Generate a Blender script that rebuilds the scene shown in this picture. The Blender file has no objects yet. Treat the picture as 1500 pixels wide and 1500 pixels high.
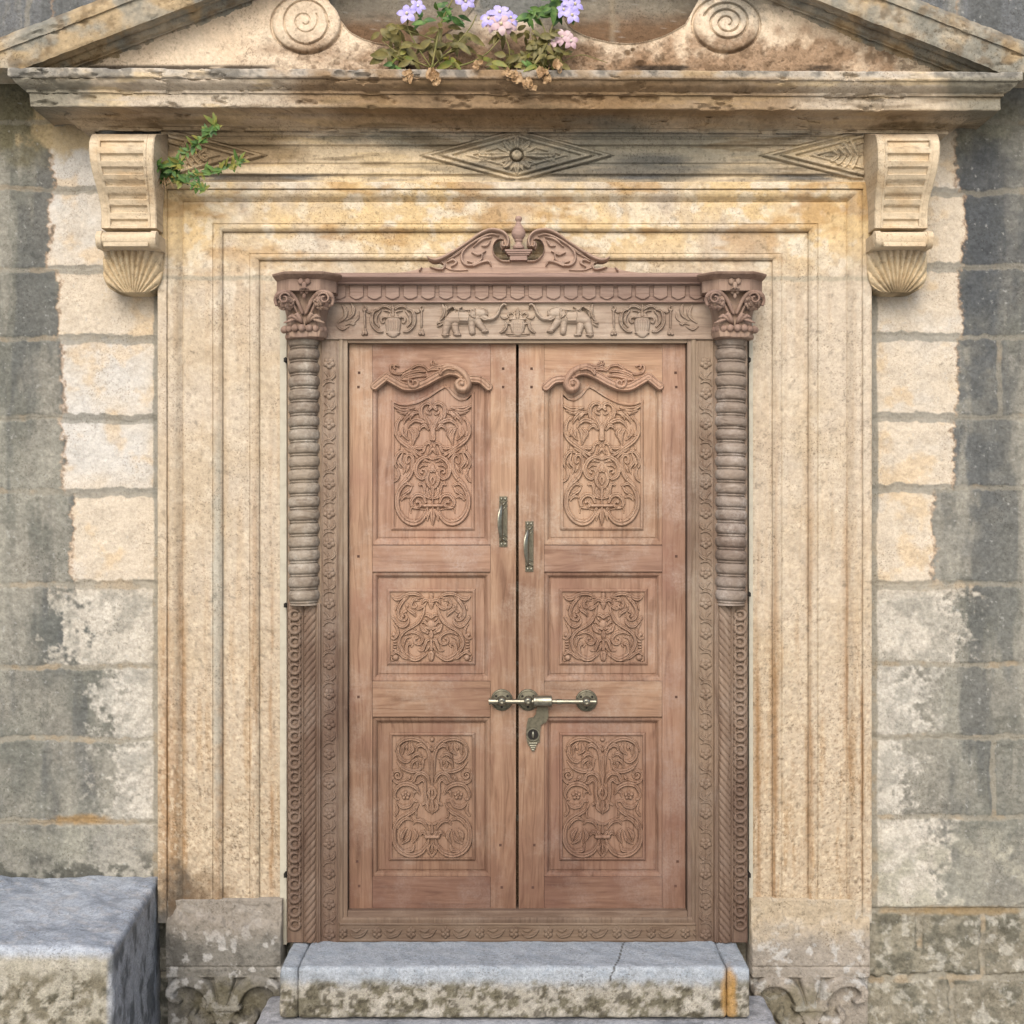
import bpy, bmesh, math, random
import numpy as np
from mathutils import Vector, Matrix

# ---------------------------------------------------------------- scene scale
S = 0.0024            # metres per photo pixel on the wall plane
D = 4.5               # camera to wall distance
EYE = 1.77            # camera height
C = bpy.context.scene.collection
sc = bpy.context.scene

def W(px, py, d=0.0):
    """point of the facade, d metres proud of the wall face"""
    k = S*(D-d)/D
    return ((px-750)*k, -d, EYE+(750-py)*k)
def WX(px, d=0.0): return (px-750)*S*(D-d)/D
def WZ(py, d=0.0): return EYE+(750-py)*S*(D-d)/D

# ---------------------------------------------------------------- camera
cd = bpy.data.cameras.new('camera'); cam = bpy.data.objects.new('camera', cd); C.objects.link(cam)
cam.location = (0, -D, EYE); cam.rotation_euler = (math.radians(90), 0, 0)
cd.sensor_width = 36; cd.lens = 36*D/(1500*S); cd.clip_end = 500; cd.clip_start = 0.05
sc.camera = cam

# ---------------------------------------------------------------- light
SUN_EL, SUN_AZ = 38, -8         # azimuth from the facade normal, negative = from the left
wd = bpy.data.worlds.new('World'); sc.world = wd; wd.use_nodes = True
nt = wd.node_tree; nt.nodes.clear()
sky = nt.nodes.new('ShaderNodeTexSky'); sky.sky_type = 'NISHITA'; sky.sun_disc = False
sky.sun_elevation = math.radians(SUN_EL); sky.sun_rotation = math.radians(180-SUN_AZ)
sky.dust_density = 3.0; sky.ozone_density = 1.0; sky.air_density = 1.0
bg = nt.nodes.new('ShaderNodeBackground'); bg.inputs['Strength'].default_value = 0.15
wo = nt.nodes.new('ShaderNodeOutputWorld')
nt.links.new(sky.outputs[0], bg.inputs[0]); nt.links.new(bg.outputs[0], wo.inputs[0])
sl = bpy.data.lights.new('sun', 'SUN'); sl.energy = 1.25; sl.angle = math.radians(38); sl.color = (1, 0.975, 0.94)
so = bpy.data.objects.new('sun', sl); C.objects.link(so); so.location = (-3, -6, 8)
el, az = math.radians(SUN_EL), math.radians(SUN_AZ)
dirv = Vector((math.sin(az)*math.cos(el), -math.cos(az)*math.cos(el), math.sin(el)))
so.rotation_euler = dirv.to_track_quat('Z', 'Y').to_euler()
sc.view_settings.view_transform = 'Standard'; sc.view_settings.look = 'None'
sc.view_settings.gamma = 1; sc.view_settings.exposure = .80
GAIN = 0.62           # share of light a surface returns compared with its lit look in a picture

def lin(rgb):
    a = np.asarray(rgb, float)/255.0
    return np.where(a <= .04045, a/12.92, ((a+.055)/1.055)**2.4)
def alb(r, g, b): return lin((r, g, b))*GAIN
def alb4(r, g, b): return tuple(alb(r, g, b))+(1.0,)

# ---------------------------------------------------------------- numpy noise
def _hash(ix, iy, seed):
    h = (ix.astype(np.int64)*374761393 + iy.astype(np.int64)*668265263 + seed*1274126177) & 0xffffffff
    h = ((h ^ (h >> 13))*1274126177) & 0xffffffff
    return ((h ^ (h >> 16)) & 0xffff)/65535.0
def vnoise(u, v, seed=0):
    iu, iv = np.floor(u), np.floor(v); fu, fv = u-iu, v-iv
    fu = fu*fu*(3-2*fu); fv = fv*fv*(3-2*fv)
    a = _hash(iu, iv, seed); b = _hash(iu+1, iv, seed); c = _hash(iu, iv+1, seed); d = _hash(iu+1, iv+1, seed)
    return (a*(1-fu)+b*fu)*(1-fv)+(c*(1-fu)+d*fu)*fv
def fbm(u, v, size, octv=4, seed=0, su=1.0, sv=1.0):
    """0..1, size = px of the coarsest lump"""
    u = np.asarray(u, float); v = np.asarray(v, float)
    t = np.zeros(np.broadcast(u, v).shape); a = 1.0; n = 0; f = 1.0/size
    for k in range(octv):
        t += a*vnoise(u*f/su+17.3*k, v*f/sv-9.1*k, seed+k*7); n += a; a *= .55; f *= 2.03
    return t/n
def sstep(a, b, x):
    t = np.clip((x-a)/(b-a), 0, 1); return t*t*(3-2*t)
def mix(c, col, m): return c*(1-m[..., None])+np.asarray(col)*m[..., None]

# ---------------------------------------------------------------- mesh helpers
def finish(me, name, mat, parent, smooth, col, angle=None):
    if col is not None:
        at = me.color_attributes.new('Col', 'FLOAT_COLOR', 'POINT')
        c4 = np.ones((len(me.vertices), 4), np.float32); c4[:, :3] = col
        at.data.foreach_set('color', c4.ravel())
    me.polygons.foreach_set('use_smooth', np.full(len(me.polygons), bool(smooth)))
    me.update(); me.validate()
    if mat: me.materials.append(mat)
    o = bpy.data.objects.new(name, me); C.objects.link(o)
    if parent is not None: o.parent = parent
    return o
def root_loc(p):
    l = Vector((0, 0, 0))
    while p is not None: l += p.location; p = p.parent
    return np.array(l)
def top_of(p):
    while p.parent is not None: p = p.parent
    return p
def root_sx(p):
    while p is not None and p.parent is not None: p = p.parent
    return 1.0 if p is None else p.scale.x
def grid_mesh(name, V, Q, mat, parent=None, smooth=True, col=None):
    V = np.asarray(V, np.float32) - root_loc(parent).astype(np.float32); Q = np.asarray(Q, np.int32)
    me = bpy.data.meshes.new(name)
    me.vertices.add(len(V)); me.vertices.foreach_set('co', V.ravel())
    me.loops.add(Q.size); me.loops.foreach_set('vertex_index', Q.ravel())
    me.polygons.add(len(Q)); me.polygons.foreach_set('loop_start', np.arange(0, Q.size, 4, dtype=np.int32))
    me.update(calc_edges=True)
    return finish(me, name, mat, parent, smooth, col)

class MB:
    """collects shapes, builds ONE mesh object"""
    def __init__(s): s.V = []; s.F = []
    def add(s, V, F):
        b = len(s.V); s.V += [tuple(v) for v in V]; s.F += [tuple(i+b for i in f) for f in F]; return s
    def build(s, name, mat, parent=None, smooth=False, colf=None, sharp=None):
        o = root_loc(parent) if root_sx(parent) > 0 else np.array(top_of(parent).location); A = np.array(s.V, float)
        me = bpy.data.meshes.new(name); B = A-o
        if root_sx(parent) < 0: B[:, 0] *= -1
        me.from_pydata(B.tolist(), [], s.F)
        col = colf(A) if colf else None
        ob = finish(me, name, mat, parent, smooth, col)
        bm = bmesh.new(); bm.from_mesh(me); bmesh.ops.recalc_face_normals(bm, faces=bm.faces); bm.to_mesh(me); bm.free()
        if sharp: me.set_sharp_from_angle(angle=math.radians(sharp))
        return ob
    def box(s, x0, x1, y0, y1, z0, z1, bev=0.0):
        if bev <= 0:
            V = [(x, y, z) for x in (x0, x1) for y in (y0, y1) for z in (z0, z1)]
            return s.add(V, [(0, 1, 3, 2), (4, 6, 7, 5), (0, 4, 5, 1), (2, 3, 7, 6), (0, 2, 6, 4), (1, 5, 7, 3)])
        bm = bmesh.new(); bmesh.ops.create_cube(bm, size=1)
        for v in bm.verts: v.co = Vector(((x0+x1)/2+v.co.x*(x1-x0), (y0+y1)/2+v.co.y*(y1-y0), (z0+z1)/2+v.co.z*(z1-z0)))
        bmesh.ops.bevel(bm, geom=bm.edges[:], offset=bev, segments=2, affect='EDGES', profile=.6)
        bm.verts.index_update()
        s.add([v.co[:] for v in bm.verts], [[v.index for v in f.verts] for f in bm.faces]); bm.free(); return s
    def pxbox(s, px0, px1, py0, py1, d0, d1, bev=0.0):
        """box whose front face (at d1) covers the pixel rectangle"""
        return s.box(WX(px0, d1), WX(px1, d1), -d1, -d0, WZ(py1, d1), WZ(py0, d1), bev)
    def tube(s, pts, r, n=8, cap=True):
        pts = [Vector(p) for p in pts]; m = len(pts); V = []; F = []
        rs = r if hasattr(r, '__len__') else [r]*m
        up = Vector((0.13, .2, 1)).normalized(); pt = None
        for i, p in enumerate(pts):
            t = (pts[min(i+1, m-1)]-pts[max(i-1, 0)]).normalized()
            if pt is None:
                a = t.orthogonal().normalized()
            else:
                a = (a - t*a.dot(t)).normalized()
            b = t.cross(a); pt = t
            for k in range(n):
                w = 2*math.pi*k/n; V.append(p+(a*math.cos(w)+b*math.sin(w))*rs[i])
        for i in range(m-1):
            for k in range(n): F.append((i*n+k, i*n+(k+1) % n, (i+1)*n+(k+1) % n, (i+1)*n+k))
        if cap: F.append(tuple(range(n))[::-1]); F.append(tuple((m-1)*n+k for k in range(n)))
        return s.add(V, F)
    def lathe(s, prof, centre, axis='z', n=24):
        """prof: (r, h) along the axis"""
        V = []; F = []; m = len(prof); cx, cy, cz = centre
        for r, h in prof:
            for k in range(n):
                w = 2*math.pi*k/n; c, q = r*math.cos(w), r*math.sin(w)
                V.append((cx+c, cy+q, cz+h) if axis == 'z' else ((cx+c, cy-h, cz+q) if axis == 'y' else (cx+h, cy+c, cz+q)))
        for i in range(m-1):
            for k in range(n): F.append((i*n+k, i*n+(k+1) % n, (i+1)*n+(k+1) % n, (i+1)*n+k))
        F.append(tuple(range(n))[::-1]); F.append(tuple((m-1)*n+k for k in range(n)))
        return s.add(V, F)
    def ball(s, c, r, n=10, m=7, sx=1, sy=1, sz=1):
        V = []; F = []
        for i in range(m+1):
            t = math.pi*i/m
            for k in range(n):
                w = 2*math.pi*k/n
                V.append((c[0]+r*sx*math.sin(t)*math.cos(w), c[1]+r*sy*math.sin(t)*math.sin(w), c[2]+r*sz*math.cos(t)))
        for i in range(m):
            for k in range(n): F.append((i*n+k, i*n+(k+1) % n, (i+1)*n+(k+1) % n, (i+1)*n+k))
        return s.add(V, F)
    def prism(s, poly, d0, d1):
        """pixel polygon extruded from d0 to d1 (front)"""
        n = len(poly); V = [W(x, y, d1) for x, y in poly]; k = [(v[0], -d0, v[2]) for v in V]
        return s.add(V+k, [tuple(range(n)), tuple(range(2*n-1, n-1, -1))]+[(i, i+n, (i+1) % n+n, (i+1) % n) for i in range(n)])
    def loops(s, loops, close=True):
        """consecutive point loops bridged by quads; loops = lists of (px,py,d)"""
        n = len(loops[0]); V = [W(*p) for l in loops for p in l]; F = []
        for a in range(len(loops)-1):
            for i in range(n if close else n-1):
                j = (i+1) % n; F.append((a*n+i, a*n+j, (a+1)*n+j, (a+1)*n+i))
        return s.add(V, F)

def thing(name, label, cat, loc=(0, 0, 0), group=None):
    o = bpy.data.objects.new(name, None); C.objects.link(o); o.location = loc
    o.empty_display_size = .05; o['label'] = label; o['category'] = cat
    if group: o['group'] = group
    bpy.context.view_layer.update(); return o
def tag(o, label, cat, group=None, kind=None):
    if label: o['label'] = label
    if cat: o['category'] = cat
    if group: o['group'] = group
    if kind: o['kind'] = kind
    return o

# ---------------------------------------------------------------- carved relief
def catmull(pts, step):
    P = np.array(pts, float)
    if len(P) == 2:
        n = max(2, int(np.hypot(*(P[1]-P[0]))/step)); t = np.linspace(0, 1, n)[:, None]; return P[0]*(1-t)+P[1]*t
    A = np.vstack([2*P[0]-P[1], P, 2*P[-1]-P[-2]]); out = []
    for i in range(1, len(A)-2):
        p0, p1, p2, p3 = A[i-1:i+3]; n = max(2, int(np.hypot(*(p2-p1))/step)); t = np.linspace(0, 1, n, endpoint=False)[:, None]
        out.append(.5*((2*p1)+(-p0+p2)*t+(2*p0-5*p1+4*p2-p3)*t*t+(-p0+3*p1-3*p2+p3)*t**3))
    out.append(P[-1][None]); return np.vstack(out)
def spiral(cx, cy, r0, r1, a0, turns, n=24):
    return [(cx+(r0+(r1-r0)*i/n)*math.cos(math.radians(a0)+turns*2*math.pi*i/n),
             cy+(r0+(r1-r0)*i/n)*math.sin(math.radians(a0)+turns*2*math.pi*i/n)) for i in range(n+1)]
PROF = {
 'round': lambda t: np.sqrt(np.clip(1-t*t, 0, 1)),
 'flat': lambda t: np.clip(1-t**6, 0, 1)**.5,
 'groove': lambda t: np.sqrt(np.clip(1-t**4, 0, 1))*(1-.40*np.exp(-(t/.26)**2)),
 'triple': lambda t: np.clip(1-t**8, 0, 1)*(.62+.38*np.exp(-((t-.72)/.16)**2)+.30*np.exp(-(t/.3)**2)),
}
class Rl:
    def __init__(s, x0, y0, x1, y1, res, org=(0, 0), sc=1.0):
        s.x0, s.y0, s.x1, s.y1, s.res = x0, y0, x1, y1, res; s.org = org; s.sc = sc
        s.nx = int((x1-x0)*res)+1; s.ny = int((y1-y0)*res)+1
        s.xs = np.linspace(x0, x1, s.nx); s.ys = np.linspace(y0, y1, s.ny)
        s.X, s.Y = np.meshgrid(s.xs, s.ys); s.H = np.zeros((s.ny, s.nx)); s.cut = None; s.G = None
    def st(s, pts, r, h=None, prof='groove', neg=False, add=False):
        """carve a stroke; pts and r in the zoom units given by org/sc"""
        P = [(s.org[0]+x/s.sc, s.org[1]+y/s.sc) for x, y in pts]
        Q = catmull(P, .45/s.res*1.3); n = len(Q)
        rr = np.asarray(r, float)/s.sc if hasattr(r, '__len__') else np.array([.6, 1, 1, .55])*r/s.sc
        R = np.interp(np.linspace(0, 1, n), np.linspace(0, 1, len(rr)), rr); f = PROF[prof]
        rx = (s.nx-1)/(s.x1-s.x0); ry = (s.ny-1)/(s.y1-s.y0)
        EX = 1.0+.9/max(1.0, R.max()) if prof == 'groove' and not neg else 1.0; qm = R.max()*EX; ai = max(0, int((Q[:, 0].min()-qm-s.x0)*rx)); bi = min(s.nx, int((Q[:, 0].max()+qm-s.x0)*rx)+2)
        aj = max(0, int((Q[:, 1].min()-qm-s.y0)*ry)); bj = min(s.ny, int((Q[:, 1].max()+qm-s.y0)*ry)+2)
        if bi <= ai or bj <= aj: return
        T = np.full((bj-aj, bi-ai), 9.0); HH = np.zeros_like(T)
        for (x, y), q in zip(Q, R):
            if q <= .05: continue
            qe = q*EX
            i0 = max(ai, int((x-qe-s.x0)*rx)); i1 = min(bi, int((x+qe-s.x0)*rx)+2)
            j0 = max(aj, int((y-qe-s.y0)*ry)); j1 = min(bj, int((y+qe-s.y0)*ry)+2)
            if i1 <= i0 or j1 <= j0: continue
            t = np.sqrt((s.xs[None, i0:i1]-x)**2+(s.ys[j0:j1, None]-y)**2)/q
            sub = T[j0-aj:j1-aj, i0-ai:i1-ai]; m = t < sub; sub[m] = t[m]
            HH[j0-aj:j1-aj, i0-ai:i1-ai][m] = h if h is not None else min(4.2, 1.0+1.15*q)
        V = np.where(T < 1, f(np.minimum(T, 1))*HH, 0); cur = s.H[aj:bj, ai:bi]
        if EX > 1: cur = np.where((T > 1) & (T < EX) & (cur > .8), np.maximum(cur-1.5, .3), cur)
        s.H[aj:bj, ai:bi] = np.minimum(cur, -V) if neg else np.maximum(cur, V)
    def dot(s, x, y, r, h=None, prof='round'): s.st([(x, y), (x+.01, y)], [r, r], h, prof)
    def pdot(s, x, y, r, h=None, prof='round'): s.dot((x-s.org[0])*s.sc, (y-s.org[1])*s.sc, r*s.sc, h, prof)
    def mirror(s): s.H = np.maximum(s.H, s.H[:, ::-1])
    def blur(s, A, k):
        for _ in range(k):
            B = np.pad(A, 1, mode='edge'); A = (B[:-2, 1:-1]+B[2:, 1:-1]+2*B[1:-1, 1:-1])/4
            B = np.pad(A, 1, mode='edge'); A = (B[1:-1, :-2]+B[1:-1, 2:]+2*B[1:-1, 1:-1])/4
        return A
    def soften(s, k=1, groove=.9, reach=5):
        if groove:
            m = (s.H > .3).astype(float); b = s.blur(m, int(reach*s.res/2)); s.H = s.H-groove*np.clip(b*2, 0, 1)*(1-m)
        s.H = s.blur(s.H, k); return s
    def build(s, name, mat, parent, d0, colf=None, hs=1.0, skirt=None, eps=None, noise=.12, flip=None):
        """heightfield on the plane d0; faces where cut is False are left out and the rim is walled back by skirt"""
        k = S*(D-d0)/D
        Hn = s.H+noise*(fbm(s.X, s.Y, 6, 3, 5)-.5)*2 if noise else s.H
        XX = (s.X-750)*k
        if flip is not None: XX = 2*WX(flip, d0)-XX
        V = np.stack([XX, -d0-Hn*S*hs, EYE+(750-s.Y)*k], -1).reshape(-1, 3)
        idx = np.arange(s.nx*s.ny).reshape(s.ny, s.nx)
        Q = np.stack([idx[:-1, :-1], idx[1:, :-1], idx[1:, 1:], idx[:-1, 1:]], -1)
        keep = np.ones(Q.shape[:2], bool)
        if eps is not None: keep &= (np.maximum.reduce([s.H[:-1, :-1], s.H[1:, :-1], s.H[1:, 1:], s.H[:-1, 1:]]) > eps)
        if s.cut is not None: keep &= (s.cut[:-1, :-1] & s.cut[1:, :-1] & s.cut[1:, 1:] & s.cut[:-1, 1:])
        Qs = Q[keep]; col = None
        if skirt is not None:
            E = np.concatenate([Qs[:, [0, 1]], Qs[:, [1, 2]], Qs[:, [2, 3]], Qs[:, [3, 0]]])
            key = np.sort(E, 1); kk = key[:, 0].astype(np.int64)*(s.nx*s.ny)+key[:, 1]
            u, inv, cnt = np.unique(kk, return_inverse=True, return_counts=True); B = E[cnt[inv] == 1]
            bv = np.unique(B); mp = np.full(s.nx*s.ny, -1); mp[bv] = np.arange(len(bv))+len(V)
            Vb = V[bv].copy(); Vb[:, 1] = -d0+skirt
            V = np.vstack([V, Vb]); Qs = np.vstack([Qs, np.stack([B[:, 1], B[:, 0], mp[B[:, 0]], mp[B[:, 1]]], -1)])
        if flip is not None: Qs = Qs[:, ::-1]
        used = np.unique(Qs); mp = np.full(len(V), -1); mp[used] = np.arange(len(used)); V = V[used]; Qs = mp[Qs]
        if colf: col = colf(V)
        return grid_mesh(name, V, Qs, mat, parent, True, col)

def UV(V):
    """photo-pixel style coordinates of world points on the facade (for laying out stains)"""
    V = np.asarray(V); k = D/(D+V[:, 1])/S
    return 750+V[:, 0]*k, 750-(V[:, 2]-EYE)*k
# ---------------------------------------------------------------- materials
class NB:
    def __init__(s, name):
        s.m = bpy.data.materials.new(name); s.m.use_nodes = True; s.t = s.m.node_tree; s.t.nodes.clear()
        s.out = s.n('ShaderNodeOutputMaterial'); s.p = s.n('ShaderNodeBsdfPrincipled'); s.l(s.p.outputs[0], s.out.inputs[0])
        s.pos = s.n('ShaderNodeNewGeometry').outputs['Position']
    def n(s, t, **k):
        x = s.t.nodes.new(t)
        for a, b in k.items(): setattr(x, a, b)
        return x
    def l(s, a, b): s.t.links.new(a, b)
    def noise(s, scale, detail=4, rough=.55, stretch=(1, 1, 1), dist=0.0, off=(0, 0, 0), vec=None):
        mp = s.n('ShaderNodeMapping'); mp.inputs['Scale'].default_value = stretch; mp.inputs['Location'].default_value = off
        s.l(vec or s.pos, mp.inputs[0]); t = s.n('ShaderNodeTexNoise')
        t.inputs['Scale'].default_value = scale; t.inputs['Detail'].default_value = detail
        t.inputs['Roughness'].default_value = rough; t.inputs['Distortion'].default_value = dist
        s.l(mp.outputs[0], t.inputs['Vector']); return t.outputs['Fac']
    def ramp(s, fac, stops):
        r = s.n('ShaderNodeValToRGB'); e = r.color_ramp.elements
        while len(e) < len(stops): e.new(.5)
        for q, (p, c) in zip(e, stops): q.position = p; q.color = c if hasattr(c, '__len__') else (c, c, c, 1)
        s.l(fac, r.inputs[0]); return r.outputs[0]
    def mix(s, a, b, fac, mode='MIX'):
        m = s.n('ShaderNodeMix', data_type='RGBA', blend_type=mode)
        for v, i in ((fac, 0), (a, 6), (b, 7)):
            if hasattr(v, 'is_linked') or hasattr(v, 'links'): s.l(v, m.inputs[i])
            else: m.inputs[i].default_value = v
        return m.outputs[2]
    def bump(s, h, strength, dist, prev=None):
        b = s.n('ShaderNodeBump'); b.inputs['Strength'].default_value = strength; b.inputs['Distance'].default_value = dist
        s.l(h, b.inputs['Height'])
        if prev is not None: s.l(prev, b.inputs['Normal'])
        return b.outputs[0]
    def done(s, col, rough=.85, normal=None, metal=0, spec=.25):
        if hasattr(col, 'links'): s.l(col, s.p.inputs['Base Color'])
        else: s.p.inputs['Base Color'].default_value = col
        if hasattr(rough, 'links'): s.l(rough, s.p.inputs['Roughness'])
        else: s.p.inputs['Roughness'].default_value = rough
        s.p.inputs['Metallic'].default_value = metal; s.p.inputs['Specular IOR Level'].default_value = spec
        if normal is not None: s.l(normal, s.p.inputs['Normal'])
        return s.m

def stone_mat(name, pit=.5, mott=.35, bump=.5, grain=.25):
    b = NB(name); at = b.n('ShaderNodeAttribute', attribute_name='Col').outputs['Color']
    n1 = b.noise(14, 6, .65); n2 = b.noise(90, 5, .7); n3 = b.noise(300, 3, .6, off=(3, 1, 2)); n4 = b.noise(160, 2, .5, off=(7, 7, 1))
    c = b.mix(at, b.ramp(n1, [(.3, 1-mott), (.5, 1.0), (.7, 1+mott*.35)]), 1.0, 'MULTIPLY')
    c = b.mix(c, b.ramp(n2, [(.3, 1-grain), (.5, 1.0), (.72, 1+grain*.6)]), 1.0, 'MULTIPLY')
    c = b.mix(c, b.ramp(n3, [(.3, 1-grain*.8), (.55, 1.0), (.75, 1+grain*.4)]), 1.0, 'MULTIPLY')
    pm = b.mix(b.ramp(n4, [(.56, 0.0), (.68, 1.0)]), b.ramp(b.noise(6, 3, .6, off=(1, 5, 9)), [(.4, 0.0), (.62, 1.0)]), 1.0, 'MULTIPLY')
    c = b.mix(c, b.mix(c, (.30, .25, .20, 1), 1.0, 'MULTIPLY'), b.mix(pm, (pit, pit, pit, 1), 1.0, 'MULTIPLY'))
    nr = b.bump(n2, bump, .006); nr = b.bump(n3, bump*.6, .002, nr); nr = b.bump(pm, -bump*.8 if False else bump*.5, -.003 if False else .002, nr)
    return b.done(c, .92, nr, 0, .15)

def wood_mat(name, dark, mid, light, axis='v', bloom=.35, bloom_col=(205, 188, 172), foot_dark=.0, bump=.25, red=None, vary=1.0):
    b = NB(name)
    st = (1, 1, .09) if axis == 'v' else (.09, 1, 1)
    st2 = (1, 1, .02) if axis == 'v' else (.02, 1, 1)
    warp = b.noise(5, 3, .5, off=(2, 0, 4))
    g1 = b.noise(26, 6, .66, st, 2.2); g2 = b.noise(190, 5, .65, st2, .6); big = b.noise(3.2, 4, .6, (1, 1, .35) if axis == 'v' else (.35, 1, 1), .5, (5, 3, 1))
    c = b.ramp(g1, [(.2, alb4(*dark)), (.5, alb4(*mid)), (.8, alb4(*light))])
    c = b.mix(c, b.ramp(g2, [(.25, .80), (.45, 1.0), (.75, 1.06)]), 1.0, 'MULTIPLY')
    c = b.mix(c, b.ramp(big, [(.27, (.60, .52, .50, 1)), (.48, (1, 1, 1, 1)), (.72, (1.14, 1.12, 1.08, 1))]), 1.0, 'MULTIPLY')
    wv = b.n('ShaderNodeTexWave', wave_type='BANDS', bands_direction='X' if axis == 'v' else 'Z'); mpw = b.n('ShaderNodeMapping'); mpw.inputs['Scale'].default_value = (1, 1, .16) if axis == 'v' else (.16, 1, 1)
    b.l(b.pos, mpw.inputs[0]); b.l(mpw.outputs[0], wv.inputs['Vector']); wv.inputs['Scale'].default_value = 9; wv.inputs['Distortion'].default_value = 11; wv.inputs['Detail'].default_value = 3; wv.inputs['Detail Scale'].default_value = 1.1; wv.inputs['Detail Roughness'].default_value = .55
    fig = b.mix(b.ramp(wv.outputs['Fac'], [(.0, .65), (.09, .08), (.3, .0), (.8, .0), (1, .2)]), b.ramp(b.noise(6, 3, .5, off=(8, 1, 6)), [(.42, .15), (.62, 1.0)]), 1.0, 'MULTIPLY')
    c = b.mix(c, b.mix(c, (.55, .48, .44, 1), 1.0, 'MULTIPLY'), fig)
    if red: c = b.mix(c, alb4(*red), b.ramp(b.noise(4.5, 5, .6, off=(9, 2, 2)), [(.48, 0.0), (.72, .7)]))
    bl = b.mix(b.ramp(b.noise(7, 6, .7, off=(1, 8, 3)), [(.48, 0.0), (.66, bloom)]), b.ramp(b.noise(120, 4, .7), [(.35, .2), (.6, 1.0)]), 1.0, 'MULTIPLY')
    c = b.mix(c, alb4(*bloom_col), bl)
    if foot_dark:   # timber colour darkens unevenly towards the bottom
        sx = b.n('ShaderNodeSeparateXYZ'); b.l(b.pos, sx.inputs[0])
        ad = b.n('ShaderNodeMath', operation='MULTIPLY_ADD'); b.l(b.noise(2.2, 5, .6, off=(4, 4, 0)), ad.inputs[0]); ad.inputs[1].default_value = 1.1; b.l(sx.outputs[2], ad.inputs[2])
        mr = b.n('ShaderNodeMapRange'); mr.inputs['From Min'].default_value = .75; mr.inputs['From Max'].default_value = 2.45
        mr.inputs['To Min'].default_value = foot_dark; mr.inputs['To Max'].default_value = 0; b.l(ad.outputs[0], mr.inputs[0])
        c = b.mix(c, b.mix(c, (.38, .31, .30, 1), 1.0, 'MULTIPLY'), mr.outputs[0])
    oi = b.n('ShaderNodeObjectInfo'); c = b.mix(c, b.ramp(oi.outputs['Random'], [(0, (.86, .82, .82, 1)), (.35, (1.0, .96, .95, 1)), (.65, (1, 1, .96, 1)), (1, (1.10, 1.09, 1.02, 1))]), vary, 'MULTIPLY')
    nr = b.bump(g1, bump, .002); nr = b.bump(g2, bump, .001, nr)
    return b.done(c, .72, nr, 0, .25)

def plain_mat(name, rgb, rough=.6, metal=0.0, var=.25, scale=60, spec=.3, bump=.1):
    b = NB(name); n = b.noise(scale, 4, .6)
    c = b.mix(alb4(*rgb), b.ramp(n, [(.3, 1-var), (.5, 1.0), (.7, 1+var*.5)]), 1.0, 'MULTIPLY')
    return b.done(c, rough, b.bump(n, bump, .001), metal, spec)
def leaf_mat(name, a, b_, scale=35):
    b = NB(name); n = b.noise(scale, 3, .6); oi = b.n('ShaderNodeObjectInfo')
    c = b.ramp(n, [(.35, alb4(*a)), (.65, alb4(*b_))])
    m = b.done(c, .55, None, 0, .3)
    b.p.inputs['Subsurface Weight'].default_value = 0.0
    return m

M_wall = stone_mat('weathered ashlar', .5, .16, .45, .17)
M_portal = stone_mat('carved limestone', .6, .10, .35, .13)
M_step = stone_mat('worn step stone', .6, .22, .8, .30)
LEAF = dict(dark=(134, 103, 84), mid=(177, 144, 120), light=(200, 171, 146))
FRAME = dict(dark=(134, 115, 97), mid=(160, 141, 121), light=(181, 164, 143))
M_leafv = wood_mat('door timber upright grain', **LEAF, axis='v', foot_dark=.95, red=(160, 121, 104), bloom=.6)
M_leafh = wood_mat('door timber level grain', **LEAF, axis='h', foot_dark=.95, red=(160, 124, 107), bloom=.6)
M_carve = wood_mat('door timber carved', (160, 130, 109), (188, 156, 132), (202, 173, 149), axis='v', bloom=.25, foot_dark=.95)
M_frame = wood_mat('frame timber', **FRAME, axis='v', bloom=.45, bloom_col=(190, 178, 162), foot_dark=.85)
M_frameh = wood_mat('frame timber level', **FRAME, axis='h', bloom=.45, bloom_col=(196, 184, 166), foot_dark=.85)
M_crest = wood_mat('crest timber', (146, 122, 110), (174, 149, 136), (190, 166, 152), axis='h', bloom=.25, bloom_col=(180, 160, 150))
M_cap = wood_mat('capital timber', (132, 109, 96), (162, 137, 121), (184, 160, 143), axis='v', bloom=.3, bloom_col=(180, 160, 148))
M_brass = plain_mat('aged brass', (160, 156, 138), .34, .85, .35, 90, .5, .15)
M_brassd = plain_mat('dull brass plate', (116, 111, 94), .5, .7, .4, 80, .4, .2)
M_frz = wood_mat('pale frieze timber', (158, 138, 120), (188, 169, 149), (204, 187, 168), axis='h', bloom=.5, bloom_col=(206, 194, 178), vary=0.0)
M_col = wood_mat('dusty column timber', (116, 103, 90), (158, 145, 130), (186, 175, 160), axis='h', bloom=.9, bloom_col=(206, 198, 186), foot_dark=.5)
M_dark = plain_mat('black iron', (38, 34, 30), .7, .2)
M_hole = plain_mat('dark peg hole', (92, 66, 54), .9)
M_gnd = plain_mat('pale bounce ground', (206, 203, 197), .9, 0, .2, 20)  # unseen ground, made pale to bounce light up onto the soffits
M_green = leaf_mat('fresh leaf', (52, 92, 40), (108, 140, 64))
M_olive = leaf_mat('olive leaf', (96, 92, 44), (140, 128, 72))
M_yellow = leaf_mat('yellowing leaf', (150, 140, 62), (112, 128, 58))
M_dry = leaf_mat('dry leaf', (168, 132, 92), (206, 172, 128))
M_stem = leaf_mat('green stem', (118, 122, 62), (150, 140, 84))
M_dstem = leaf_mat('dry stem', (150, 120, 84), (176, 146, 104))
M_petal = leaf_mat('lilac petal', (182, 170, 240), (212, 202, 250))
M_petalp = leaf_mat('faded lilac petal', (214, 178, 186), (226, 200, 198))
M_core = leaf_mat('pale flower heart', (240, 236, 225), (226, 210, 160))
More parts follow.
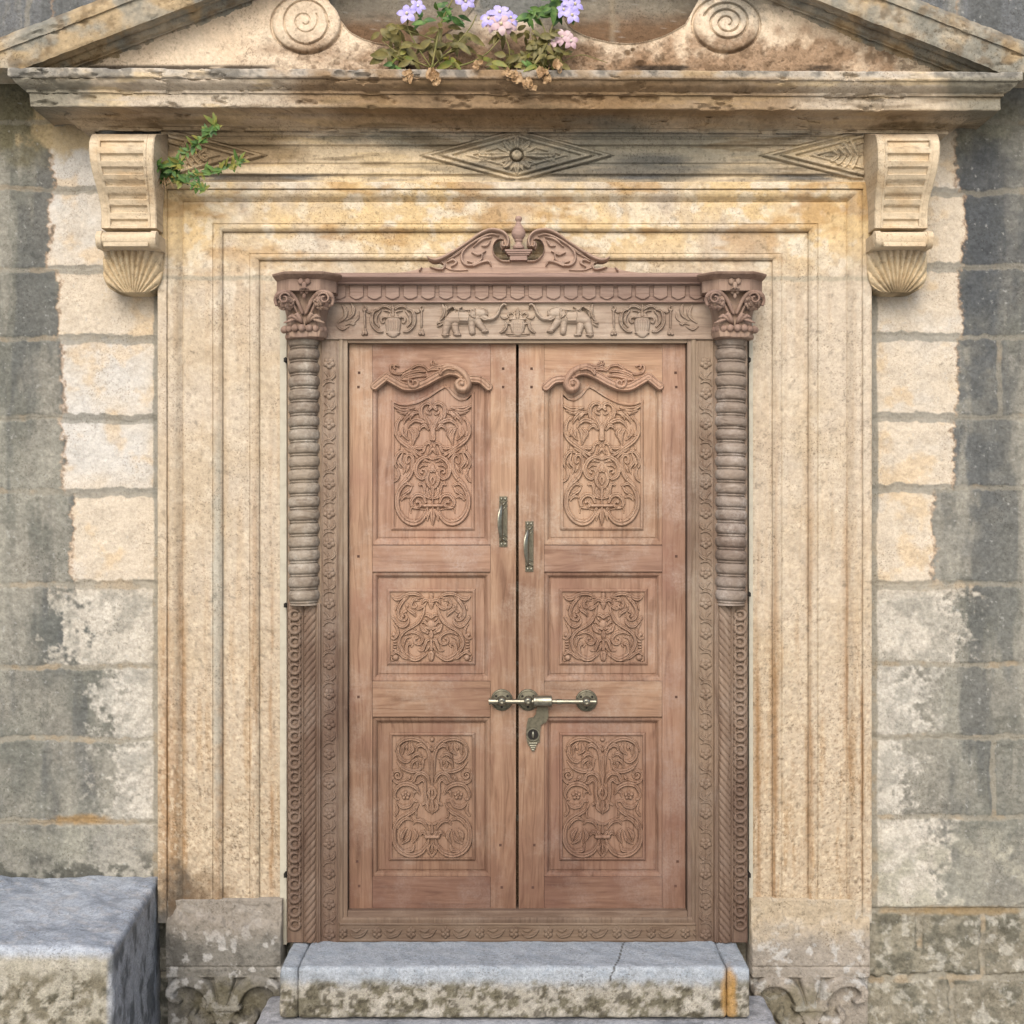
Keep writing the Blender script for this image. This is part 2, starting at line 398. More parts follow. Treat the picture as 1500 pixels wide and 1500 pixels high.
# ---------------------------------------------------------------- stains
def ell(u, v, cx, cy, rx, ry, soft=.35, rag=.5, size=30, seed=1, su=1, sv=1):
    r = np.sqrt(((u-cx)/rx)**2+((v-cy)/ry)**2)+rag*2*(fbm(u, v, size, 5, seed, su, sv)-.5)
    return 1-sstep(1-soft, 1+soft, r)
def speck(u, v, size, lo, hi, seed): return sstep(lo, hi, fbm(u, v, size, 3, seed))

# ================================================================ GROUND
def rock(name, mat, X0, X1, Y0, Y1, Z0, Z1, parent=None, cell=.012, rnd=.02, amp=.004, colf=None, shape=None, skip=()):
    """worn stone block: gridded box with rounded arrises and an uneven skin"""
    Vs = []; Qs = []; base = 0
    lo = np.array([X0, Y0, Z0]); hi = np.array([X1, Y1, Z1])
    for ax in range(3):
        a, b = [i for i in range(3) if i != ax]
        na = max(2, int((hi[a]-lo[a])/cell)); nb = max(2, int((hi[b]-lo[b])/cell))
        A, B = np.meshgrid(np.linspace(lo[a], hi[a], na+1), np.linspace(lo[b], hi[b], nb+1), indexing='ij')
        for side in (0, 1):
            if (ax, side) in skip: continue
            P = np.zeros(A.shape+(3,)); P[..., a] = A; P[..., b] = B; P[..., ax] = (lo, hi)[side][ax]
            i = np.arange(A.size).reshape(A.shape)+base
            q = np.stack([i[:-1, :-1], i[1:, :-1], i[1:, 1:], i[:-1, 1:]], -1).reshape(-1, 4)
            if (side == 0) != (ax == 1): q = q[:, ::-1]
            Vs.append(P.reshape(-1, 3)); Qs.append(q); base += A.size
    V = np.vstack(Vs); inner = np.clip(V, lo+rnd, hi-rnd); dv = V-inner; ln = np.linalg.norm(dv, axis=1, keepdims=True)
    nrm = dv/np.maximum(ln, 1e-9); V = inner+nrm*rnd
    P2 = V[:, 0]*1.7+V[:, 1]*.9, V[:, 2]*1.6+V[:, 1]*1.1
    n = (fbm(P2[0], P2[1], .09, 5, 3)-.5)*2; V = V+nrm*(n*amp)[:, None]
    if shape: V = shape(V)
    return grid_mesh(name, V, np.vstack(Qs), mat, parent, True, colf(V) if colf else None)

g = MB(); g.box(-40, 40, -60, 12, -.4, -.15); o = g.build('ground', M_gnd); o['kind'] = 'structure'

# ================================================================ WALL
JL = [-260, -150, -40, 72, 178, 276, 396, 497, 613, 720, 856, 977, 1082, 1203, 1318, 1430, 1560, 1700]
JR = [-260, -150, -40, 72, 178, 282, 391, 494, 613, 716, 857, 973, 1079, 1197, 1332, 1432, 1560, 1700]
EDGE_L = [78, 78, 80, 80, 76, 74, 84, 91, 92, 107, 92, 150, 165, 112, 230, 300, 300, 300]
EDGE_R = [1400, 1400, 1400, 1400, 1400, 1412, 1408, 1402, 1396, 1366, 1406, 1356, 1338, 1388, 1408, 1440, 1290, 1290]
VJ = [(1465, 494, 613), (1455, 1079, 1197), (1640, 613, 716), (1600, 282, 391), (1440, 1332, 1432), (1580, 857, 973), (1395, 1432, 1560), (1345, 1332, 1390),
      (-60, 497, 613), (-20, 276, 396), (-90, 720, 856), (-40, 977, 1082), (1700, 973, 1079), (-120, 613, 720), (1560, -150, -40), (40, -40, 72), (300, -150, -40), (700, -260, -150), (900, -40, 72), (610, -40, 72), (1180, -150, -40)]
def wall_fields(u, v):
    wob = (fbm(u, v, 60, 3, 11)-.5)*9+(fbm(u, v, 11, 3, 12)-.5)*7
    dj = np.full(u.shape, 99.0); row = np.zeros(u.shape, int); right = u > 750
    for side, J in ((False, JL), (True, JR)):
        m = right == side
        for k, y in enumerate(J):
            dj[m] = np.minimum(dj[m], np.abs(v[m]+wob[m]-y)-np.where(v[m] > 1320, 1, 0)); row[m] = np.where(v[m]+wob[m] > y, k, row[m])
    wob2 = (fbm(u, v, 50, 3, 13)-.5)*8+(fbm(u, v, 10, 3, 14)-.5)*5
    for x, a, b in VJ:
        m = (v > a) & (v < b); dj = np.where(m, np.minimum(dj, np.abs(u+wob2-x)), dj)
    nearp = np.minimum(np.abs(u+wob2*.7-230), np.abs(u+wob2*.7-1280))
    return dj, row, right, nearp
def wall_col(V):
    u, v = UV(V); dj, row, right, nearp = wall_fields(u, v)
    n1 = fbm(u, v, 110, 5, 21); n2 = fbm(u, v, 26, 5, 22); n3 = fbm(u, v, 6, 3, 23)
    c = np.zeros((len(u), 3))+alb(148, 145, 134)
    c = mix(c, alb(120, 121, 112), sstep(.45, .68, n1)*.8)
    c = mix(c, alb(166, 164, 150), sstep(.5, .72, fbm(u, v, 70, 4, 24, 1, 2.5))*.6)
    c = mix(c, alb(100, 104, 106), (sstep(1340, 1420, u)*sstep(1500, 1440, u)*sstep(200, 320, v)*sstep(900, 700, v))*sstep(.3, .6, n2)*.75)
    c = mix(c, alb(94, 99, 96), ell(u, v, 130, 925, 85, 60, .5, .7, 40, 25)*.7)
    c = mix(c, alb(112, 116, 122), sstep(120, 40, v)*.7)
    soot = fbm(u, v, 60, 5, 44, .6, 3.5)
    c = mix(c, alb(104, 106, 104), sstep(.50, .66, soot)*.65*sstep(1330, 1200, v)); c = mix(c, alb(172, 168, 154), sstep(.46, .34, soot)*.55)
    c = mix(c, alb(84, 88, 92), ell(u, v, 1440, 330, 60, 150, .5, .6, 40, 45)*.7)
    # pale stone cleaned beside the portal, ragged edge differing per course
    el_ = np.array(EDGE_L)[np.clip(row, 0, 17)]; er = np.array(EDGE_R)[np.clip(row, 0, 17)]
    low = sstep(840, 880, v); rag = (n3-.5)*(14+60*low)+(n2-.5)*(16+120*low)
    edge = np.where(right, er-u, u-el_)+rag
    pm = sstep(-2-14*low, 3+22*low, edge)*sstep(170, 190, v)
    hue = fbm(u, v, 60, 4, 26); rowh = _hash(row, right.astype(int), 9)
    pale = mix(np.zeros_like(c)+alb(224, 210, 188), alb(222, 217, 207), sstep(.35, .65, hue*.5+rowh*.5))
    pale = mix(pale, alb(226, 196, 150), sstep(.52, .72, fbm(u, v, 34, 5, 27))*.45*(v < 860))
    pale = mix(pale, alb(206, 200, 186), low*.85)
    pale = mix(pale, alb(120, 122, 112), low*sstep(.48, .66, n2)*.36)
    fade = np.where(right, 1.0, 1-.6*sstep(1180, 1230, v))*np.where(right, 1-.8*sstep(1330, 1340, v), 1)
    c = mix(c, pale, pm*fade)
    c = mix(c, alb(214, 168, 120), sstep(4, 0, np.abs(edge))*(1-low)*.3)
    # right foot: lichened pale rubble; left foot: light bloom
    m = sstep(1180, 1260, v)*right; c = mix(c, alb(186, 182, 164), m*sstep(.42, .62, n2*.6+n1*.4)*.85)
    m = sstep(1325, 1345, v)*right; c = mix(c, alb(140, 132, 112), m*.65); c = mix(c, alb(104, 102, 90), m*sstep(.48, .66, n2)*.75); c = mix(c, alb(206, 202, 188), m*sstep(.52, .72, fbm(u, v, 13, 5, 28))*.6)
    c = mix(c, alb(160, 158, 144), sstep(1120, 1230, v)*(~right)*sstep(.4, .65, n1)*.8)
    c = mix(c, alb(70, 72, 66), sstep(1225, 1290, v)*(~right)*sstep(.48, .6, n2)*.8)
    c = mix(c, alb(160, 150, 132), sstep(470, 500, u)*sstep(1050, 1020, u)*sstep(90, 60, v)*.8); c = mix(c, alb(126, 100, 76), sstep(470, 500, u)*sstep(1050, 1020, u)*sstep(8, 46, v+24*(n2-.5))*.95)
    # moss and plaster at the cornice ends
    c = mix(c, alb(120, 112, 82), ell(u, v, 20, 150, 70, 75, .5, .6, 30, 29)*.8)
    c = mix(c, alb(206, 184, 142), ell(u, v, 100, 185, 55, 45, .3, .9, 30, 30)*.85)
    c = mix(c, alb(150, 146, 126), ell(u, v, 1440, 165, 55, 45, .4, .6, 30, 31)*.7)
    # fine mottle and lichen specks
    c = c*(1+(.45-.3*pm*(1-low))*(n3-.5))[:, None]*(1+(.4-.3*pm*(1-low))*(fbm(u, v, 3, 2, 33)-.5))[:, None]
    c = mix(c, alb(205, 205, 198), speck(u, v, 6, .76, .84, 34)*.4)
    # mortar
    mor = mix(np.zeros_like(c)+alb(162, 156, 140), alb(176, 160, 134), sstep(.5, .7, n2))
    mor = mix(mor, alb(150, 148, 137), sstep(860, 700, v)*pm*.9)
    mw = np.where((pm > .5) & (v < 900), 8.2, 5.0)
    mm = sstep(mw, mw-2.2, dj)*np.where(v < 60, .5, np.where((pm < .5) & (v < 860), .55, .8)); c = mix(c, mor, mm)
    c = mix(c, mor*.97, sstep(7, 4, nearp)*.85*(v > 195)*(v < 1330))
    c = mix(c, alb(178, 140, 84), ell(u, v, 120, 1200, 40, 7, .5, .6, 12, 35)*.7)
    c = mix(c, alb(150, 122, 74), ell(u, v, 1400, 1334, 90, 6, .5, .6, 12, 36)*.6)
    return c
xs = np.concatenate([np.linspace(-900, -60, 90), np.linspace(-56, 240, 235)[:], np.linspace(250, 1262, 150), np.linspace(1270, 1560, 230), np.linspace(1566, 2400, 90)])
ys = np.concatenate([np.linspace(-520, -30, 60), np.linspace(-26, 1510, 1180), np.linspace(1514, 1590, 20)])
UU, VV = np.meshgrid(xs, ys); dj, row, right, nearp = wall_fields(UU, VV)
h = -4.5*sstep(6.5, 2.5, dj)*np.where(VV > 1330, .8, .22)+(fbm(UU, VV, 40, 5, 41)-.5)*5+(fbm(UU, VV, 7, 4, 42)-.5)*2.2
h += (fbm(UU, VV, 45, 4, 43)-.5)*16*sstep(1320, 1360, VV)*(UU > 750)
h += (_hash(row, right.astype(int), 77)-.5)*1.2
h = np.where((UU > 440) & (UU < 1070) & (VV < 110), h+22, h)
h = np.where((UU > 260) & (UU < 1250) & (VV > 190), -12, h)
h = np.where(((UU < 236) & (UU > 160) | (UU > 1274) & (UU < 1350)) , np.minimum(h, 6), h)
Vw = np.stack([(UU-750)*S, -h*S, EYE+(750-VV)*S], -1).reshape(-1, 3)
ix = np.arange(UU.size).reshape(UU.shape)
Qw = np.stack([ix[:-1, :-1], ix[1:, :-1], ix[1:, 1:], ix[:-1, 1:]], -1).reshape(-1, 4)
o = grid_mesh('stone_wall', Vw, Qw, M_wall, None, True, wall_col(Vw))
tag(o, 'grey weathered ashlar wall with pale cleaned blocks beside the carved doorway', 'wall')

# ================================================================ PORTAL
portal = thing('stone_portal', 'carved cream limestone doorcase with cornice, corbels and broken pediment', 'doorway', (0, 0, .1))

def portal_col(V, kind='arch'):
    u, v = UV(V); n1 = fbm(u, v, 120, 5, 51); n2 = fbm(u, v, 26, 5, 52); n3 = fbm(u, v, 6, 3, 53); hs = fbm(u, v, 26, 5, 54, 5, .55)
    vs = fbm(u, v, 26, 5, 55, .45, 6)
    cream = alb(217, 202, 180)
    c = np.zeros((len(u), 3))+cream
    c = mix(c, alb(208, 188, 157), sstep(.45, .7, n1)*.6); c = mix(c, alb(229, 214, 190), sstep(.48, .7, n2)*.6)
    if kind == 'arch':
        low = sstep(600, 1250, v)
        c = mix(c, alb(196, 177, 148), low*.6)
        c = mix(c, alb(186, 152, 108), sstep(.5, .72, vs)*(.2+.3*low))
        c = mix(c, alb(234, 204, 150), sstep(430, 330, v)*sstep(.3, .55, n1)*.8)
        c = mix(c, alb(240, 226, 198), sstep(430, 380, v)*sstep(.56, .66, n2)*.7)
        c = mix(c, alb(176, 136, 94), ell(u, v, 247, 1180, 14, 240, .5, .6, 20, 56, .5, 3)*.45)
        c = mix(c, alb(150, 120, 88), speck(u, v, 3.2, .52, .7, 57)*(.03+.38*low)); c = mix(c, alb(104, 82, 62), speck(u, v, 4, .66, .76, 57)*(.15+.5*low)*sstep(.4, .6, n2)); c = mix(c, alb(236, 218, 188), speck(u, v, 4.5, .58, .7, 157)*(.15+.45*low))
        um = np.where(u > 754, 1508-u, u); run = np.zeros(len(u))
        for lx, wd in ((245, 3), (266, 6), (322, 6), (373, 5), (398, 4)): run = np.maximum(run, np.exp(-((um-lx+3*(n2-.5))/wd)**2))
        c = mix(c, alb(158, 118, 74), run*sstep(430, 1100, v)*sstep(.30, .62, fbm(u, v, 40, 5, 158, .3, 4))*.75)
        c = mix(c, alb(236, 226, 206), sstep(.56, .66, fbm(u, v, 30, 5, 159))*sstep(560, 300, v)*.65)
        c = mix(c, alb(190, 150, 96), sstep(.55, .68, fbm(u, v, 34, 5, 160, 2.5, 1))*sstep(430, 340, v)*.6)
        c = mix(c, alb(92, 84, 74), ell(u, v, 262, 1330, 30, 60, .5, .8, 16, 58)*.8)
        c = mix(c, alb(120, 92, 62), ell(u, v, 300, 1325, 40, 45, .5, .8, 12, 59)*.5)
        c = mix(c, alb(188, 186, 172), ell(u, v, 319, 900, 8, 260, .5, .5, 20, 60)*.7)
        c = mix(c, alb(192, 182, 160), sstep(4.6, 2.0, np.abs(v-407+9*(n2-.5)))*.9)
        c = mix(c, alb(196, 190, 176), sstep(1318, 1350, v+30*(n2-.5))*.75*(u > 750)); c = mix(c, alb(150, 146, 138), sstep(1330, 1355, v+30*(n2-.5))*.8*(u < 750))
    if kind == 'top':
        c = mix(c, alb(236, 212, 170), sstep(195, 215, v)*.6)
        c = mix(c, alb(238, 212, 166), sstep(.56, .68, fbm(u, v, 20, 5, 69, 4, .6))*.6)
        br = alb(148, 118, 82); gy = alb(140, 137, 122); dk = alb(88, 89, 86)
        c = mix(c, alb(204, 174, 132), sstep(156, 164, v)*sstep(200, 186, v)*.6)
        c = mix(c, br, ell(u, v, 700, 135, 300, 60, .4, .5, 40, 61, 3, 1)*.85)
        c = mix(c, br, ell(u, v, 1010, 140, 160, 40, .5, .6, 30, 62, 2, 1)*.7)
        c = mix(c, alb(150, 126, 92), ell(u, v, 330, 218, 100, 34, .4, .6, 30, 63, 3, .7)*.8)
        c = mix(c, gy, ell(u, v, 60, 135, 75, 45, .35, .5, 30, 64)*.85)
        c = mix(c, gy, ell(u, v, 1450, 130, 70, 60, .4, .5, 30, 65)*.85)
        c = mix(c, alb(132, 130, 118), ell(u, v, 930, 215, 240, 34, .5, .7, 30, 66, 3, .7)*.85)
        c = mix(c, gy, ell(u, v, 580, 200, 90, 14, .5, .8, 20, 67, 3, .6)*.75)
        c = mix(c, dk, ell(u, v, 960, 248, 300, 17, .5, .9, 24, 68, 4, .6)*.8)
        c = mix(c, alb(108, 108, 106), sstep(252, 258, v)*sstep(268, 262, v)*sstep(.38, .6, hs)*.9)
        c = mix(c, alb(122, 104, 78), sstep(.56, .7, hs)*.6*sstep(100, 130, v))
        c = mix(c, alb(196, 190, 178), sstep(116, 110, v)*.6*sstep(.3, .55, n2)); c = mix(c, dk, sstep(117, 112, v)*sstep(.55, .66, n2)*.6)
    if kind == 'ped':
        c = mix(np.zeros_like(c)+alb(246, 226, 198), alb(236, 208, 174), sstep(.42, .68, n1)*.4)
        br = alb(156, 124, 94)
        c = mix(c, br, ell(u, v, 700, 98, 260, 44, .5, .7, 24, 71, 2, 1)*.9); c = mix(c, br, ell(u, v, 1110, 95, 210, 40, .5, .9, 20, 72)*.8)
        c = mix(c, alb(112, 90, 68), speck(u, v, 9, .52, .68, 73)*sstep(30, 80, v)*.55*sstep(300, 500, u))
        c = mix(c, alb(128, 128, 122), ell(u, v, 760, -5, 90, 42, .3, .4, 20, 74)); c = mix(c, alb(140, 138, 128), ell(u, v, 1085, 0, 45, 30, .5, .8, 14, 75)*.7)
        c = mix(c, alb(60, 52, 44), sstep(93, 98, v)*sstep(.4, .6, fbm(u, v, 20, 4, 76, 3, 1))*.9)
    if kind == 'rake':
        c = mix(c, alb(182, 172, 148), .6+0*u); c = mix(c, alb(150, 148, 136), sstep(.40, .62, fbm(u, v, 70, 5, 177)*.5+n2*.5)*.9)
        c = mix(c, alb(206, 176, 128), sstep(.5, .7, fbm(u, v, 40, 4, 77))*.6); c = mix(c, alb(120, 94, 62), sstep(.55, .7, fbm(u, v, 18, 4, 78))*.45)
    if kind == 'corb':
        c = mix(np.zeros_like(c)+alb(232, 212, 180), alb(214, 182, 138), sstep(.46, .7, n2)*.5)
        c = mix(c, alb(222, 196, 150), sstep(370, 390, v)*.5); c = mix(c, alb(112, 98, 76), sstep(405, 425, v)*sstep(.4, .6, n2)*.7)
        c = mix(c, alb(120, 98, 74), sstep(208, 196, v)*.6)
    if kind == 'plinth':
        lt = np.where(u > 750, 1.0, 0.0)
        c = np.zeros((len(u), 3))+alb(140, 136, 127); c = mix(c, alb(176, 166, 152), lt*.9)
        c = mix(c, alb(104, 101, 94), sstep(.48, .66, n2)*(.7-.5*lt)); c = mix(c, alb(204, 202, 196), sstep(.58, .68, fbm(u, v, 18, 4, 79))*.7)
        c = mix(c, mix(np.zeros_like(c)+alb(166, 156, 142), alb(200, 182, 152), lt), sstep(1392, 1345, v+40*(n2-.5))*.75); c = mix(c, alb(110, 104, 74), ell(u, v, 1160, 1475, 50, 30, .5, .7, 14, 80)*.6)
        c = mix(c, alb(104, 96, 62), ell(u, v, 330, 1470, 60, 30, .5, .7, 14, 81)*.5)
    c = c*(1+.28*(n3-.5))[:, None]*(1+.22*(fbm(u, v, 3, 2, 83)-.5))[:, None]
    c = mix(c, c*.5, speck(u, v, 6, .68, .78, 84)*.55)
    return c
def weather(V, amp=.0022, seed=91):
    u, v = UV(V); V = V.copy(); V[:, 1] -= (fbm(u, v, 22, 5, seed)-.5)*2*amp+(fbm(u, v, 5, 2, seed+3)-.5)*amp; return V
def strip(rows, name, mat, parent, kind, closed=False, amp=.0022):
    """rows: list of (n,3) arrays of equal length bridged into a sheet"""
    V = np.concatenate(rows); n = len(rows[0]); m = len(rows)
    i = np.arange(n*m).reshape(m, n); Q = np.stack([i[:-1, :-1], i[1:, :-1], i[1:, 1:], i[:-1, 1:]], -1).reshape(-1, 4)
    V = weather(V, amp)
    if kind in ('top', 'rake'):   # chipped arrises
        cu, cv = UV(V); V[:, 1] += (.013 if kind == 'top' else .006)*sstep(.60, .72, fbm(cu, cv, 16, 4, 301, 2, 1))
    o = grid_mesh(name, V, Q, mat, parent, False, portal_col(V, kind))
    bm = bmesh.new(); bm.from_mesh(o.data); bmesh.ops.recalc_face_normals(bm, faces=bm.faces); bm.to_mesh(o.data); bm.free()
    o.data.polygons.foreach_set('use_smooth', np.ones(len(o.data.polygons), bool)); o.data.set_sharp_from_angle(angle=math.radians(38))
    return o
def resample(pts, step=4.0):
    out = []
    for a, b in zip(pts[:-1], pts[1:]):
        n = max(1, int(round(np.hypot(b[0]-a[0], b[1]-a[1])/step)))
        for k in range(n): t = k/n; out.append((a[0]+(b[0]-a[0])*t, a[1]+(b[1]-a[1])*t))
    out.append(pts[-1]); return out

# architrave profile: offset from the outer edge (px), depth (m)
AP = [(0, -.02), (0, .098), (1.5, .102), (12, .102), (13.2, .099), (13.6, .089), (14.6, .089), (15, .092), (17, .093), (22, .091), (27, .084), (31, .074), (34, .066), (36.4, .061), (36.8, .059), (38, .059), (38.6, .066), (40, .067),
      (60, .066), (80, .066), (80.6, .062), (81.6, .062), (82, .069), (85, .072), (89, .071), (93, .063), (94.6, .058), (95, .0435), (96.4, .0435), (97, .046), (115, .046), (134, .046), (134.6, .043), (135.6, .043), (136, .049), (139, .052), (143, .051), (147, .044), (148.4, .040), (149, .0275), (150.4, .0275), (151, .030), (165, .029), (179, .029), (179.6, .024), (180, -.06)]
def dense(P, mx=.006):
    out = []
    for a, b in zip(P[:-1], P[1:]):
        n = max(1, int(math.ceil(abs(b[0]-a[0])/mx)))
        for k in range(n): out.append((a[0]+(b[0]-a[0])*k/n, a[1]+(b[1]-a[1])*k/n))
    out.append(P[-1]); return out
AP = [(o_, .03+(d-.03)*.72 if d > .02 else d) for o_, d in dense(AP, 1.7)]
def build_arch(name, path, counts, sink=None):
    rows = []
    for o_, d in AP:
        pts = path(o_); seq = []
        for (a, b), n in zip(zip(pts[:-1], pts[1:]), counts):
            for k in range(n): t = k/n; seq.append((a[0]+(b[0]-a[0])*t, a[1]+(b[1]-a[1])*t))
        seq.append(pts[-1])
        rows.append(np.array([W(x, y, d-(sink(x, y) if sink else 0)) for x, y in seq]))
    return strip(rows, name, M_portal, portal, 'arch')
xl = lambda o_: 231+o_; xr = lambda o_: 1277-o_*.978; yt = lambda o_: 266.5+float(np.interp(o_, [0, 13.5, 36, 81, 95, 136, 149, 180], [0, 10.5, 28.5, 61.5, 73, 106, 115, 141]))
build_arch('lintel', lambda o_: [(xl(o_), 406.3), (xl(o_), min(yt(o_), 406.0)), (xr(o_), min(yt(o_), 406.0)), (xr(o_), 406.3)], [70, 460, 70])
for f in (xl, xr):
    build_arch('jamb', lambda o_, f=f: [(f(o_), 404.8), (f(o_), 409.0), (f(o_), 1352)], [3, 560], sink=lambda x, y: .0004 if y < 408.5 else 0)
# pale plaster reveal between stone and timber frame
for f, e in ((411, 421), (1102, 1096)):
    m = MB(); m.box(min(WX(f, .026), WX(e, .026)), max(WX(f, .026), WX(e, .026)), -.040, .06, WZ(1382, .026), WZ(408, .026), .002)
    m.build('plaster_reveal', plain_mat('pale plaster', (206, 200, 182), .9, 0, .15, 25, .1), portal)

# frieze with lozenges
fr = Rl(236, 190, 1279, 268, 1.6)
bands = [(190, 1), (199, 1), (200, -2.5), (203, -2.5), (204, .5), (212, 1.5), (213, -3), (216, -3.5), (217, -1), (238, -1), (239, -3), (241, -3), (242, 0), (255, .8), (256, -3), (259, -4), (260, -2), (268, -1)]
fr.H += np.interp(fr.Y, [b[0] for b in bands], [b[1] for b in bands])
def lozenge(cx, half, left=True, right=True):
    cy = 228
    u = np.abs(fr.X-cx)/half+np.abs(fr.Y-cy)/38
    side = (fr.X <= cx) if not right else ((fr.X >= cx) if not left else np.ones_like(fr.X, bool))
    for lo, hi, hh in ((0, 1.0, 0.5), (.90, 1.0, 4.0), (.68, .80, 5.0), (.46, .54, 3.6)):
        m = (u >= lo) & (u <= hi) & side & (fr.Y < 262) & (fr.Y > 197); fr.H[m] = hh
    m = (u > 1.0) & (u < 1.03) & side & (fr.Y < 260); fr.H[m] = -4
    m = (u > .80) & (u < .83) & side & (fr.Y < 260); fr.H[m] = -2.5
    m = (u > .435) & (u < .46) & side; fr.H[m] = -2
lozenge(757, 140); lozenge(247, 142, left=False); lozenge(1265, 150, right=False)
for k in range(16):
    a = k*math.pi/8; ex = .86/(abs(math.cos(a))/62+abs(math.sin(a))/30); big = k % 2 == 0
    fr.st([(757+9*math.cos(a), 228+9*math.sin(a)), (757+ex*math.cos(a), 228+ex*math.sin(a))], [2.6, 5.4, 3.2] if big else [1.5, 3.0, 1.5], 7.5 if big else 5.0)
for sx in (-1, 1):
    for q in range(3): fr.st([(757+sx*(30+8*q), 229), (757+sx*(42+8*q), 225-2*q)], 2.2, 3); fr.st([(757+sx*(30+8*q), 230), (757+sx*(42+8*q), 234+2*q)], 2.2, 3)
fr.dot(757, 228, 11, -0.0); m = np.hypot(fr.X-757, fr.Y-228); fr.H[m < 10] = 1; fr.H[(m > 8.0) & (m < 10.2)] = -4; fr.H[m < 8.0] = 5*np.sqrt(1-(m[m < 8.0]/9.5)**2)+1
for sx, bx in ((-1, 1258), (1, 262)):      # half leaves of the end lozenges
    fr.st([(bx, 228), (bx+sx*48, 228)], [2.5, 2.5, 1.5], 3.8)
    for q in range(4):
        for sy in (-1, 1): fr.st([(bx+sx*(2+9*q), 228), (bx+sx*(12+9*q), 228+sy*(20-4*q)), (bx+sx*(18+8*q), 228+sy*(19-4.5*q))], [2, 3.2, 1.4], 5.5)
fr.H = fr.blur(fr.H, 1)
fr.H += (fbm(fr.X, fr.Y, 18, 5, 95, 2.5, 1)-.5)*1.6
fz = fr.build('frieze', M_portal, portal, .072, lambda V: portal_col(V, 'top'), noise=.35, skirt=.08)

# cornice, returned at both ends
def tilt(P): P = np.array(P); P[:, 2] -= P[:, 0]*.0045; return P
z = WZ
def qd(d): return .06+(d-.06)*.74
zt, zs_ = z(102, qd(.345)), z(159, qd(.272))
CP = [(.02, zt+.004), (qd(.30), zt+.003), (qd(.343), zt)]+[(qd(d), z(y, qd(d))) for d, y in ((.347, 103.5), (.347, 113.5), (.343, 115.5), (.334, 116), (.331, 119), (.322, 124), (.306, 129), (.292, 132.5), (.286, 134), (.286, 138), (.276, 139), (.275, 148), (.275, 157.5), (.272, 159))]
CP += [(qd(.262), zs_+.004), (qd(.20), zs_+.006), (qd(.168), zs_+.003)]+[(qd(d), z(y, qd(d))) for d, y in ((.164, 171), (.160, 173), (.150, 176), (.136, 180.5), (.118, 184.5), (.112, 187), (.104, 188), (.100, 193), (.060, 194))]
CP = [(b, a) for a, b in dense([(zz, d) for d, zz in CP], .004)]
XL, XR = WX(12, qd(.345)), WX(1497, qd(.345)); rows = []
for d, zz in CP:
    a, b = XL+(qd(.345)-d), XR-(qd(.345)-d); n = 520
    pts = [(a, y, zz) for y in np.linspace(.0, -d, 24)[:-1]]+[(x, -d, zz) for x in np.linspace(a, b, n)]+[(b, y, zz) for y in np.linspace(-d, 0, 24)[1:]]
    rows.append(tilt(pts))
# chips and losses along the front
o = strip(rows, 'cornice', M_portal, portal, 'top', amp=.004)

# raking cornices
ZT = zt+.003
RP = [(-6, .02), (0, .335), (4, .34), (14, .335), (15, .325), (48, .315), (53, .31), (54, .29), (58, .262), (62, .25), (63, .24), (64, .225), (68, .222), (74, .212), (78, .192), (80, .19), (81, .168), (90, .16), (92, .158), (93, .10)]
RP = [(y0, qd(d) if d > .06 else d) for y0, d in dense(RP, 2.5)]
for sgn in (1, -1):
    rows = []
    for y0, d in RP:
        k = (D-d)/D; pts = []
        for x in np.linspace(-70, 760, 300):
            y = 64+y0-.387*x; px = x if sgn == 1 else 1504-x
            P = list(W(px, y, d)); pts.append(P)
        A = tilt(pts); A[:, 2] = np.maximum(A[:, 2], ZT-A[:, 0]*.0045+.0015*(1+y0*.01)); rows.append(A)
    strip(rows, 'raking_cornice', M_portal, portal, 'rake', amp=.004)

# tympanum with scroll volutes
tp = Rl(90, -70, 1414, 108, 1.5)
def inside(poly, X, Y):
    r = np.zeros(X.shape, bool); n = len(poly)
    for i in range(n):
        (x1, y1), (x2, y2) = poly[i], poly[(i+1) % n]
        c = ((y1 > Y) != (y2 > Y)) & (X < (x2-x1)*(Y-y1)/(y2-y1+1e-9)+x1); r ^= c
    return r
tp.H[:] = 0
gapL = [(470, -80)]+[(470, -20)]+[tuple(p) for p in catmull([(497, 26), (515, 48), (548, 62), (590, 67), (632, 58), (662, 42), (690, 16), (703, -10)], 4)]+[(706, -80)]
gapR = [(818, -80), (820, -10)]+[tuple(p) for p in catmull([(822, 6), (834, 38), (868, 56), (920, 64), (966, 55), (1003, 36)], 4)]+[(1034, -20), (1034, -80)]
gap = inside(gapL, tp.X, tp.Y) | inside(gapR, tp.X, tp.Y)
for cx, cy, rx, ry in ((449, 35, 50, 42), (1064, 36, 48, 40)):
    e = np.hypot((tp.X-cx)/rx, (tp.Y-cy)/ry); gap &= e > 1
    tp.H = np.where(e < 1, 7*np.clip(1-e**8, 0, 1)**.5, tp.H); tp.H = np.where((e > 1) & (e < 1.07), -4, tp.H)
gap |= (tp.Y < 60-.35*(tp.X-60)) & (tp.X < 330) | (tp.Y < 60-.35*(1444-tp.X)) & (tp.X > 1180)
tp.cut = ~gap
base = tp.H.copy(); gr = Rl(90, -70, 1414, 108, 1.5)
gr.st(spiral(449, 34, 33, 31, 0, 1, 40), [1.6, 1.6], 5); gr.st(spiral(447, 33, 20, 4, -30, 1.4, 40), [1.2, 1.0], 3)
gr.st([(1064+x, 35+y*.86) for x, y in spiral(0, 0, 35, 5, 200, 2.6, 70)], [1.9, 1.9, 1.2], 5.5)
tp.H = tp.blur(tp.H, 1)-gr.H
